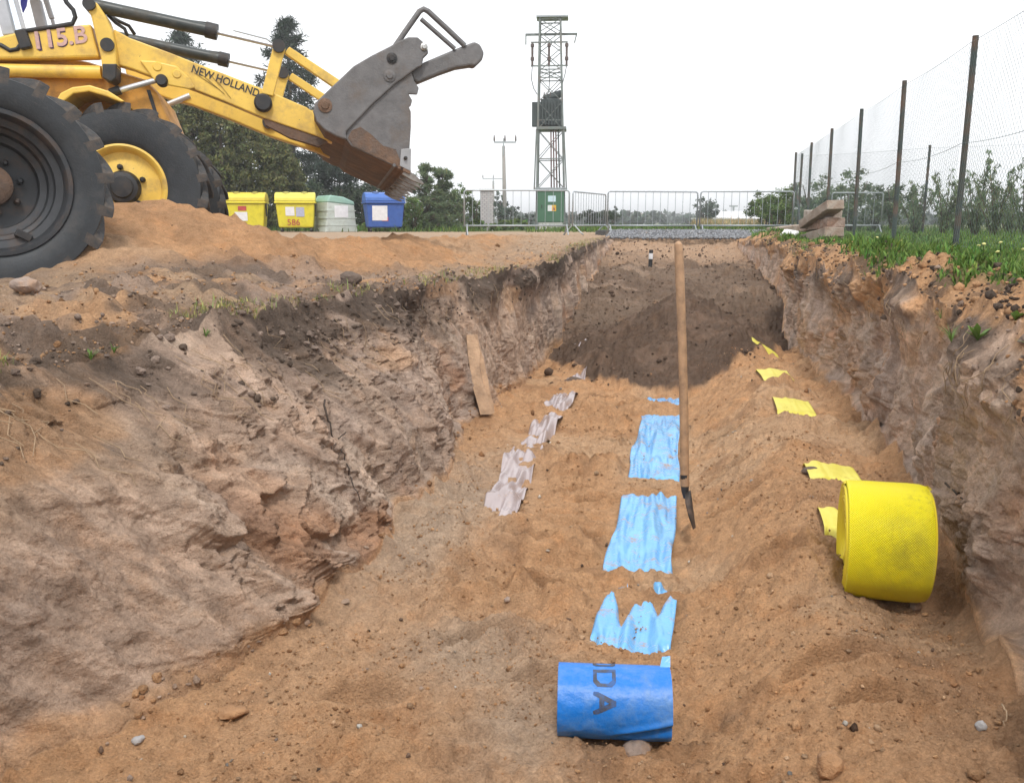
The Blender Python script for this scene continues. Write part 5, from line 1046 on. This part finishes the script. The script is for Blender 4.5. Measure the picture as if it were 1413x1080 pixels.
for ch, t0 in (('V', -1.28), ('O', -.62), ('D', .12), ('A', .84)): letter(ch, -.062, .062, t0, .52)
# loose end of the film standing up at the right rim
MB().add([(LB / 2 - .03, .02, RB * .99), (LB / 2 + .002, .02, RB * 1.0), (LB / 2 + .004, .05, RB * 1.20), (LB / 2 - .02, .06, RB * 1.12)], [(0, 1, 2, 3)]).build('loose_end', BLUET, BR)

RY, LY = .228, .30
ym, n, l, p = nodes_of('yellow net film'); ob = n.new('ShaderNodeTexCoord').outputs['Object']; sp = n.new('ShaderNodeSeparateXYZ'); l.new(ob, sp.inputs[0])
def mth(op, a, b=None):
    k = n.new('ShaderNodeMath'); k.operation = op
    for s_, v in ((0, a), (1, b)):
        if v is None: continue
        if hasattr(v, 'is_output'): l.new(v, k.inputs[s_])
        else: k.inputs[s_].default_value = v
    return k.outputs[0]
ang_ = mth('ARCTAN2', sp.outputs[1], sp.outputs[2]); arc = mth('MULTIPLY', ang_, RY * 680); ax_ = mth('MULTIPLY', sp.outputs[0], 680)
s1_ = mth('SINE', mth('ADD', arc, ax_)); s2_ = mth('SINE', mth('SUBTRACT', arc, ax_)); net = mth('MAXIMUM', s1_, s2_)
l.new(bump(n, l, net, .0026, .9), p.inputs['Normal'])
f = ramp(n, l, noise_node(n, l, ob, 9, 7, .75), .33, .62, 0, 1.)
geo = n.new('ShaderNodeVectorMath'); geo.operation = 'DISTANCE'; l.new(ob, geo.inputs[0]); geo.inputs[1].default_value = (.06, -.22, .03)
blob = ramp(n, l, geo.outputs['Value'], .02, .23, 1, 0); st = mth('MULTIPLY', mth('MULTIPLY', f, blob), .95); pit = ramp(n, l, net, -.4, .6, 1, .55); st = mth('MULTIPLY', st, pit)
geo2 = n.new('ShaderNodeVectorMath'); geo2.operation = 'DISTANCE'; l.new(ob, geo2.inputs[0]); geo2.inputs[1].default_value = (.17, -.12, .18); st2 = mth('MULTIPLY', ramp(n, l, geo2.outputs['Value'], .0, .16, .8, 0), ramp(n, l, noise_node(n, l, ob, 40, 6, .8), .52, .62, 0, 1)); st = mth('MAXIMUM', st, st2)
spk = ramp(n, l, noise_node(n, l, ob, 45, 3, .6), .71, .75, 0, .7); st = mth('MAXIMUM', st, spk)
c = mix(n, l, st, (.96, .85, .006), (.10, .075, .03)); c = mix(n, l, ramp(n, l, net, -.6, .8, .38, 0), c, (.86, .68, .005)); l.new(c, p.inputs['Base Color']); p.inputs['Roughness'].default_value = .33; p.inputs['Subsurface Weight'].default_value = .0
yc = Vector((.80, 3.47, 0)); yc.z = float(floor_base(np.array(yc.x + .1), np.array(yc.y))) + RY + .012
YR = thing('yellow_tape_roll', 'large yellow roll of netted tape with a dirty smear, against the right wall', 'tape roll', yc); YR.rotation_euler = (0, R(-1), R(-5)); YR.location = yc
prof = [(RY * .965, -LY / 2 + .0), (RY * .99, -LY / 2 + .003), (RY, -LY / 2 + .010), (RY * 1.008, -LY * .25), (RY * 1.006, 0), (RY * 1.01, LY * .25), (RY * 1.0, LY / 2 - .03), (RY * .97, LY / 2 - .006), (RY * .94, LY / 2)]
m = MB(); m.lathe(prof, 120, (0, 0, 0), (1, 0, 0)); yo = m.build('wound_film', ym, YR, smooth=35)
ye, n, l, p = nodes_of('yellow film edges'); p.inputs['Base Color'].default_value = (.80, .64, .03, 1); p.inputs['Roughness'].default_value = .5
for sd_ in (-1, 1):
    K = 17; vs = []; fs = []; na_ = 130; turns = 13; steps = turns * na_
    for i in range(steps + 1):
        t_ = i / na_; rr_ = .05 + (RY * .985 - .05) * t_ / turns; a = 2 * math.pi * t_; pitch = (RY * .985 - .05) / turns; wob = .003 * math.sin(a * 1.0 + t_ * 1.7) + .002 * math.sin(2 * a + t_)
        for q, dx in ((0, 0.), (.35, .0075), (.62, .007), (1., 0.)):
            r_ = rr_ - pitch * (1 - q); sq = 1 - .0 * t_; cupped = .018 * (1 - (rr_ / RY)); vs.append((sd_ * (LY / 2 + dx - cupped + wob * .6), -math.sin(a) * r_, math.cos(a) * r_ * sq))
        if i:
            for q in range(3): b_ = i * 4 + q; f_ = (b_ - 4, b_ - 3, b_ + 1, b_); fs.append(f_ if sd_ < 0 else f_[::-1])
    MB().add(vs, fs).build('wound_edge', ye, YR, smooth=1)
    MB().lathe([(.051, sd_ * (LY / 2 - .03)), (0, sd_ * (LY / 2 - .03))], 24, (0, 0, 0), (1, 0, 0)).build('core_hollow', M('core shade%d' % sd_, (.30, .24, .02), .8), YR)

# ------------------------------------------------------------------ spade standing in the sand
sp_b = aty(945, 664, 4.38); sp_t = aty(936, 337, 4.47); SPD = thing('spade', 'spade standing upright in the sand beside the blue tape', 'spade', sp_b)
d = sp_t - sp_b
pts = [d * f + Vector((.006 * math.sin(f * 3), .004 * math.sin(f * 5), 0)) for f in np.linspace(-.02, 1, 10)]
MB().tube(pts, [.0225] * 6 + [.022, .0225, .0235, .021], 14).build('handle', WOODH, SPD, smooth=40)
MB().tube([d * 1.0, d * 1.008, d * 1.013], [.0183, .014, .005], 14).build('handle_end', WOODH, SPD, smooth=40)
tip = aty(959, 717, 4.22) - sp_b
MB().tube([d * .03, Vector((0, 0, -.0)), Vector((.003, -.005, -.05)), Vector((.010, -.012, -.085))], [.0225, .022, .019, .014], 14).build('socket', BLACKP, SPD, smooth=40)
vs = []; fs = []; nu, nv = 8, 6
ax0 = Vector((.006, -.008, -.06)); axd = (tip - ax0); sx_ = Vector((.25, .96, -.15)).normalized(); nz_ = axd.normalized().cross(sx_).normalized()
for th_ in (0, .004):
    for i in range(nu + 1):
        f = i / nu; w = .05 * min(1, .25 + f * 3) * (1 - .55 * max(0, f - .6) / .4)
        for j in range(nv + 1):
            g_ = j / nv * 2 - 1; vs.append(ax0 + axd * f * 1.25 + sx_ * g_ * w + nz_ * (.028 * (1 - g_ * g_) * (1 - f) - .02 * f + th_))
q = (nu + 1) * (nv + 1)
for s_ in (0, 1):
    for i in range(nu):
        for j in range(nv): k = s_ * q + i * (nv + 1) + j; f_ = (k, k + 1, k + nv + 2, k + nv + 1); fs.append(f_ if s_ else f_[::-1])
MB().add(vs, fs).build('blade', M('dark spade steel', (.05, .042, .038), .5, .5, var=.3, scale=20, dirt=(.16, .10, .07), damt=.4, dscale=15), SPD, smooth=1)

# small black and white marker stake near the trench end
v = atz(897, 361, -.36); t = thing('marker_stake', 'small black stake with a white band near the far end of the trench', 'marker stake', (v.x, v.y, float(floor_z(v.x, v.y)) - .02))
MB().tube([(0, 0, -.1), (.01, 0, .14)], .035, 10).build('shaft', BLACKP, t, smooth=40); MB().tube([(.01, 0, .14), (.012, 0, .24)], .037, 10).build('band', WHT, t, smooth=40); MB().tube([(.012, 0, .24), (.014, 0, .30)], .036, 10).build('top', BLACKP, t, smooth=40)
# ------------------------------------------------------------------ stones, clods, roots, weeds
STN = M('dusty stone', (.30, .23, .19), .9, var=.3, scale=12, dirt=(.34, .20, .11), damt=.4, dscale=10, bmp=.01, bscale=40); STG = M('grey stone', (.34, .33, .33), .85, var=.25, scale=14, bmp=.006, bscale=40); CLODM = M('dark clod', (.13, .095, .075), .95, var=.3, scale=14, bmp=.02, bscale=35); ORC = M('orange clod', (.36, .20, .10), .95, var=.3, scale=14, bmp=.02, bscale=35)
ST = [((880, 1036), .045, STN, 'dusty grey brown stone tucked under the blue roll', (1.2, .9, .7)), ((860, 817), .030, STN, 'small dark stone on the sand above the torn blue tape', (1.2, 1, .8)), ((793, 532), .085, CLODM, 'dark flat stone lying on the white tape', (1.5, .8, .6)), ((320, 989), .055, ORC, 'flat reddish clod at the foot of the left wall', (1.5, .9, .5)), ((1262, 838), .035, STN, 'brown pebble under the edge of the yellow roll', (1, 1, .9)), ((1143, 1066), .062, ORC, 'round sandy clod at the lower edge, right of the blue roll', (1, 1, .9)), ((190, 1024), .028, STG, 'pale pebble on the sand in the lower left', (1.2, .9, .7)), ((1118, 655), .05, CLODM, 'dark lump of earth above the yellow tape end', (1.4, .9, .7)), ((1352, 1005), .025, STG, 'small pale pebble in the lower right corner', (.8, .9, 1)), ((845, 567), .05, CLODM, 'dark clod left of the far end of the blue tape', (1.2, 1, .8)), ((700, 830), .022, STN, 'small dark stone in the middle of the sandy floor', (1.3, 1, .7))]
for k, ((px, py), r_, mt, lb, sx) in enumerate(ST):
    v = hit(px, py)[0] + Vector((0, 0, r_ * .3))
    tag(lump('stone' if mt in (STN, STG) else 'clod', v, r_ * (1 if k in (0, 2) else .6), mt, sx, 20 + k, 3, .28, random.uniform(0, 3)), lb, 'stone' if mt in (STN, STG) else 'clod')
for k, (px, py, r_, mt, lb) in enumerate(((34, 402, .09, STN, 'grey stone in front of the big tyre'), (484, 390, .10, CLODM, 'dark clod on the bank below the sand heap'))):
    v = hit(px, py)[0] + Vector((0, 0, r_ * .3))
    tag(lump('stone' if mt is STN else 'clod', v, r_ * .62, mt, (1.2, 1, .75), 60 + k, 3, .28, 1), lb, 'stone' if mt is STN else 'clod')
def scatter(name, n, yr, side, size, mats_tint, mat, amp=.35):
    """crumbs resting on the surface: one joined mass of tiny deformed octahedra"""
    y = np.exp(rng.uniform(math.log(yr[0]), math.log(yr[1]), n))
    if side == 0: x = xLf(y) + .05 + (xRf(y) - xLf(y) - .1) * rng.random(n); z = floor_z(x, y)
    elif side < 0: x = xLl(y) - .02 - rng.random(n) ** 1.6 * 2.6; k = rng.random(n) > ss(.03, .08, heap(x, y)) * .93; x, y = x[k], y[k]; n = len(x); z = top_left(x, y)
    else: x = xRl(y) + rng.random(n) ** 1.3 * .7; z = top_right(x, y)
    if side == 0:
        hid = (np.abs(x + .17) < .17) & (vis_blue(y) > .3) | (np.abs(x - cx_yel(y)) < .15) & (vis_yel(y) > .3) | (np.abs(x - .85) < .2) & (np.abs(y - 3.6) < .2) | (np.abs(x + .17) < .2) & (np.abs(y - 2.5) < .12)
        z = z + np.where(hid, .020, 0); k = ~hid | (rng.random(n) < .02 + .55 * ss(.15, .5, fbm(x * 5, y * 3, o=4, seed=141)) * (size < .004)); x, y, z = x[k], y[k], z[k]; n = len(x)
    if side == 0 and size < .004: k = rng.random(n) < .12 + .88 * ss(-.1, .5, fbm(x * 1.9, y * 1.9, o=4, seed=140)); x, y, z = x[k], y[k], z[k]; n = len(x)
    s = size * rng.lognormal(0, .5, n) * (1 + .06 * y)
    base = np.array([(1, 0, 0), (-1, 0, 0), (0, 1, 0), (0, -1, 0), (0, 0, 1), (0, 0, -1), (.6, .6, .6), (-.6, .6, .6), (.6, -.6, .6), (-.6, -.6, .6)]); fq = np.array([(0, 6, 8), (0, 2, 6), (0, 8, 3), (1, 9, 7), (1, 7, 2), (1, 3, 9), (4, 6, 7), (4, 7, 9), (4, 9, 8), (4, 8, 6), (2, 7, 6), (3, 8, 9), (0, 5, 2), (2, 5, 1), (1, 5, 3), (3, 5, 0)])
    sc = s[:, None, None] * rng.uniform(.55, 1.25, (n, 1, 3)); a = rng.uniform(0, 6.28, n); ca_, sa_ = np.cos(a)[:, None], np.sin(a)[:, None]
    B = (base[None] * (1 + amp * rng.normal(0, .5, (n, 10, 1)))) * sc; bx = B[..., 0] * ca_ - B[..., 1] * sa_; by = B[..., 0] * sa_ + B[..., 1] * ca_
    V = np.stack([bx + x[:, None], by + y[:, None], B[..., 2] + z[:, None] + s[:, None] * .25], -1); F = (fq[None] + (np.arange(n) * 10)[:, None, None]).reshape(-1, 3)
    ti = np.array(mats_tint)[rng.integers(0, len(mats_tint), n)] * rng.uniform(.7, 1.3, (n, 1)); T = np.repeat(ti, 10, axis=0)
    return np_mesh(name, V.reshape(-1, 3), F, mat, 'stuff', T, 'soil', True)
scatter('sand_crumbs', 20000, (1.9, 8.5), 0, .0027, [SAND, SAND, SAND * .85, SANDD, SANDP], SOIL)
scatter('pebbles', 170, (1.9, 8.5), 0, .0055, [CLAYG, DARK * 1.6, DARK, SANDD, np.array([.30, .28, .26])], SOIL)
scatter('pale_chips', 70, (1.9, 8), 0, .0042, [np.array([.7, .66, .6]), np.array([.6, .5, .4])], SOIL)
scatter('soil_clods', 1700, (8.3, 20), 0, .0060, [DARK, DARK * 1.4, DARK * .8], SOIL)
scatter('bank_crumbs', 8000, (2.0, 14), -1, .0040, [SAND, TOPS * 2, CLAYG, SAND * .85, SAND * .7, CLAY], SOIL)
scatter('bank_crumbs', 3600, (2.6, 16), 1, .0060, [SAND, SAND * .9, TOPS * 1.3, TOPS], SOIL)
# grey gravel at the far end of the trench
n = 5200; y = rng.uniform(20.6, 24.2, n); x = rng.uniform(-1.9, 1.9, n)
gvz = np.interp(y, [20, 21.5, 22.2, 24.5], [-.10, .02, .08, .09]) + .03 * rng.random(n)
s = rng.uniform(.02, .045, n); base = np.array([(1, 0, 0), (-1, 0, 0), (0, 1, 0), (0, -1, 0), (0, 0, 1), (0, 0, -1)], float); fq = np.array([(0, 2, 4), (2, 1, 4), (1, 3, 4), (3, 0, 4), (2, 0, 5), (1, 2, 5), (3, 1, 5), (0, 3, 5)])
V = base[None] * (s[:, None, None] * rng.uniform(.6, 1.3, (n, 6, 1))) + np.stack([x, y, gvz], 1)[:, None]; F = (fq[None] + (np.arange(n) * 6)[:, None, None]).reshape(-1, 3)
T = np.repeat(np.array([.28, .29, .31]) * rng.uniform(.5, 1.3, (n, 1)), 6, axis=0); np_mesh('gravel', V.reshape(-1, 3), F, SOIL, 'stuff', T, 'soil')
np_mesh('path', np.array([(-2.5, 24.3, .10), (2.5, 24.3, .10), (2.5, 26, .11), (-2.5, 26, .11), (-2.5, 24.3, -.2), (2.5, 24.3, -.2)]), np.array([(0, 1, 2, 3), (4, 5, 1, 0)]), SOIL, 'structure', np.full((6, 3), .10), 'soil')
# clods on the brows of the trench and on the left bank
def ico_lumps(nv):
    out = []
    for k in range(nv):
        bm = bmesh.new(); bmesh.ops.create_icosphere(bm, subdivisions=2, radius=1.); co = np.array([v.co[:] for v in bm.verts]); fs = np.array([[v.index for v in f.verts] for f in bm.faces]); bm.free()
        nn = fbm(co[:, 0] * 1.2 + k * 9, co[:, 1] * 1.2, co[:, 2] * 1.2 + k, o=3, seed=500 + k); c2 = np.round(co * 1.7 + .25 * nn[:, None]) * .2
        co = co * (1 + .4 * nn)[:, None] + c2; out.append(co / np.abs(co).max())
    return out, fs
LUMPS, LF = ico_lumps(7)
def clods(name, pts, size, tint, sink=.15):
    pts = np.asarray(pts); n = len(pts); size = np.minimum(size, np.median(size) * 2.2); vi = rng.integers(0, len(LUMPS), n); B = np.array(LUMPS)[vi]; a = rng.uniform(0, 6.28, n); ca_, sa_ = np.cos(a)[:, None], np.sin(a)[:, None]
    sc = size[:, None, None] * rng.uniform(.65, 1.25, (n, 1, 3)) * np.array([1.1, 1.1, .8]); B = B * sc; bx = B[..., 0] * ca_ - B[..., 1] * sa_; by = B[..., 0] * sa_ + B[..., 1] * ca_
    V = np.stack([bx, by, B[..., 2]], -1) + pts[:, None, :]; V[..., 2] += (size * (.5 - sink))[:, None]; nv = B.shape[1]
    F = (LF[None] + (np.arange(n) * nv)[:, None, None]).reshape(-1, 3); T = np.repeat(tint * rng.uniform(.75, 1.3, (n, 1)), nv, axis=0)
    return np_mesh(name, V.reshape(-1, 3), F, SOIL, 'stuff', T, 'soil', False)
def pick(c0, c1, n, y0, y1, dens):
    yy_ = np.exp(rng.uniform(math.log(y0), math.log(y1), n)); j = np.clip(np.searchsorted(ys, yy_), 0, ny - 1); i = rng.integers(c0, c1, n); p = P[j, i]
    k = rng.random(n) < dens(p[:, 0], p[:, 1]); return p[k]
dn = lambda s_: (lambda x, y: .15 + .85 * ss(-.1, .45, fbm(x * 1.6, y * 1.6, o=3, seed=s_)))
p = pick(b0 - 12, b0 + int(.28 * NWL), 1300, 2.2, 12, dn(150)); clods('brow_clods', p, .008 * rng.lognormal(0, .55, len(p)) * (1 + .06 * p[:, 1]), np.array([TOPS * 1.2, TOPS * 1.8, CLAYG * .8, CLAYG * .6])[rng.integers(0, 4, len(p))])
p = pick(b2 + int(.74 * NWR), b3 + 18, 1200, 2.4, 12, dn(151)); clods('brow_clods', p, .008 * rng.lognormal(0, .55, len(p)) * (1 + .06 * p[:, 1]), np.array([TOPS * 1.6, TOPS * 2.2, SAND * .95, SAND, CLAYG * .8])[rng.integers(0, 5, len(p))])
p = pick(b0 - 95, b0, 850, 1.9, 7, dn(152)); p = p[heap(p[:, 0], p[:, 1]) < .1]; clods('bank_clods', p, .0075 * rng.lognormal(0, .6, len(p)) * (1 + .06 * p[:, 1]), np.array([TOPS * 2.2, CLAYG * .75, SAND * .85, np.array([.36, .24, .16])])[rng.integers(0, 4, len(p))])
p = pick(b1 - int(.10 * NWL), b1 + 12, 260, 2., 9, dn(153)); clods('foot_clods', p, .008 * rng.lognormal(0, .6, len(p)) * (1 + .06 * p[:, 1]), np.array([CLAY * .9, SAND * .9, SANDD])[rng.integers(0, 3, len(p))])
# roots hanging out of the walls
ROOT = M('dark root', (.055, .038, .028), .9, var=.3, scale=20); STRAW = M('dry root', (.34, .24, .15), .9, var=.3, scale=20)
def root(name, pts, r_, label, mat=ROOT):
    Q = []
    for a, b in zip(pts[:-1], pts[1:]): Q += [(a[0] + (b[0] - a[0]) * f, a[1] + (b[1] - a[1]) * f) for f in (0, .25, .5, .75)]
    P_ = [hit(q[0], q[1], 5.) for q in Q + [pts[-1]]]; P_ = [p_ + (EP - p_).normalized() * .03 + n_ * .012 for p_, n_ in P_]; o = MB().tube(P_, [r_ * (1 - .6 * i / (len(P_) - 1)) for i in range(len(P_))], 6).build(name, mat, smooth=1); tag(o, label, 'root'); return o
LW = -1
root('root', [(446, 556), (452, 580), (456, 604), (470, 620), (478, 645), (484, 668), (496, 690)], .0055, 'long dark root winding down the left wall')
root('root', [(476, 596), (466, 608), (455, 618)], .004, 'short dark twig crossing the long root on the left wall')
root('root', [(1306, 668), (1320, 676), (1332, 688), (1341, 702)], .005, 'thin reddish root on the right wall beside the yellow roll')
root('root', [(1384, 975), (1388, 992), (1386, 1006)], .003, 'thin straw root at the foot of the right wall near the corner', STRAW)
hr = MB()
for k in range(190):
    sd_ = -1 if random.random() < .45 else 1; y0_ = math.exp(random.uniform(math.log(2.4), math.log(9))); t0_ = random.uniform(.74, .95); L = random.uniform(.05, .16); P_ = []
    for i in range(5): p_, n_ = wall_point(y0_ + random.uniform(-.02, .02) * i, max(.1, t0_ - L * i / 4), sd_); P_.append(p_ + n_ * (.01 + .012 * random.random()))
    hr.tube(P_, .0018, 4, False)
o = hr.build('hanging_rootlets', STRAW, smooth=1); o['kind'] = 'stuff'
# slab of orange clay leaning against the left wall
p0, n0 = hit(640, 462); p1, _ = hit(663, 570); CLS = M('orange clay slab', (.40, .262, .165), .95, var=.4, scale=9, bmp=.015, bscale=25)
m = MB(); vs = []; nseg = 9
for i in range(nseg + 1):
    f = i / nseg; c = p0.lerp(p1, f) + Vector((.06, 0, 0)); w = .02 + .075 * min(1, f * 2.2) * (1 - .25 * max(0, f - .7) / .3)
    for a, b in ((-1, -.03), (-.3, .035 + .02 * math.sin(i)), (.25, .01), (.4, .05), (1, .02), (1, -.05)): vs.append(c + Vector((.15 * a * w + b, a * w + random.uniform(-.012, .012), random.uniform(-.01, .01))))
k = 6; m.add(vs, [tuple(range(k - 1, -1, -1)), tuple(range(nseg * k, nseg * k + k))] + [(i * k + j, i * k + (j + 1) % k, i * k + k + (j + 1) % k, i * k + k + j) for i in range(nseg) for j in range(k)])
o = m.build('clay_slab', CLS, smooth=45); tag(o, 'tall orange slab of clay leaning on the left wall', 'clay slab')
# weeds on the edges
def weed(label, loc, h, nl, w, spread=1., kind='leafy'):
    t = thing('weed', label, 'weed', loc, random.uniform(0, 6)); st = MB(); V = []; 
    for k in range(nl):
        a = random.uniform(0, 6.28); L = h * random.uniform(.6, 1.15); lean = spread * random.uniform(.3, 1.)
        P_ = [Vector((math.cos(a) * L * lean * f ** 1.4, math.sin(a) * L * lean * f ** 1.4, L * f * (1 - .35 * lean * f))) for f in (0, .35, .7, 1.)]
        sd = Vector((-math.sin(a), math.cos(a), 0))
        if kind == 'leafy': st.tube([P_[0], P_[1]], .0018, 4, False); ws = (.15, .7, 1., .1)
        else: ws = (.5, .8, .6, .08)
        m = MB(); vs = []
        for p_, q in zip(P_, ws): vs += [p_ - sd * w * q * .5, p_ + Vector((0, 0, -.15 * w * q)), p_ + sd * w * q * .5]
        m.add(vs, [(i * 3 + j, i * 3 + j + 1, i * 3 + j + 4, i * 3 + j + 3) for i in range(3) for j in range(2)]); V.append(m)
    M_ = LEAFW
    for m in V: m.build('leaf', M_, t, smooth=1)
    if st.v: st.build('stem', M_, t, smooth=1)
LEAFW = M('weed leaf green', (.12, .21, .04), .55, var=.25, scale=15, trans=.25)
def lipz(px, py, side):
    v = atz(px, py, -.15)
    for _ in range(5): v = atz(px, py, float((top_left if side < 0 else top_right)(np.array(v.x), np.array(v.y))) + .02)
    return v
weed('broad leafed weed on the dark brow of the right wall', hit(1350, 470)[0], .075, 10, .026, 1.)
weed('tuft of long green grass hanging over the right brow', hit(1312, 470)[0], .10, 20, .004, 1.0, 'grass')
weed('small weed with rounded leaves at the right edge of the sand ridge', hit(1402, 440)[0], .05, 8, .022, 1.)
weed('little grass tuft on top of the right sand ridge', hit(1298, 440)[0], .06, 12, .004, 1.0, 'grass')
weed('small green weed on the left bank above the dark clods', hit(155, 488)[0], .045, 8, .009, .9)
weed('green tuft with feathery leaves on the left bank', hit(124, 498)[0], .05, 12, .007, 1.0)
weed('bright sprig growing from the left bank nearer the loader', hit(285, 466)[0], .05, 9, .008, .8)

# ------------------------------------------------------------------ haze over the whole place
hz = MB().box((0, 0, 5.75), (3200, 3200, 16.5)).build('haze', bpy.data.materials.new('haze air')); hz['kind'] = 'stuff'
hm_ = hz.data.materials[0]; hm_.use_nodes = True; n = hm_.node_tree.nodes; n.remove(n['Principled BSDF'])
pv = n.new('ShaderNodeVolumePrincipled'); pv.inputs['Color'].default_value = (.93, .95, .97, 1); pv.inputs['Density'].default_value = .0016; pv.inputs['Anisotropy'].default_value = .2
hm_.node_tree.links.new(pv.outputs[0], n['Material Output'].inputs['Volume'])
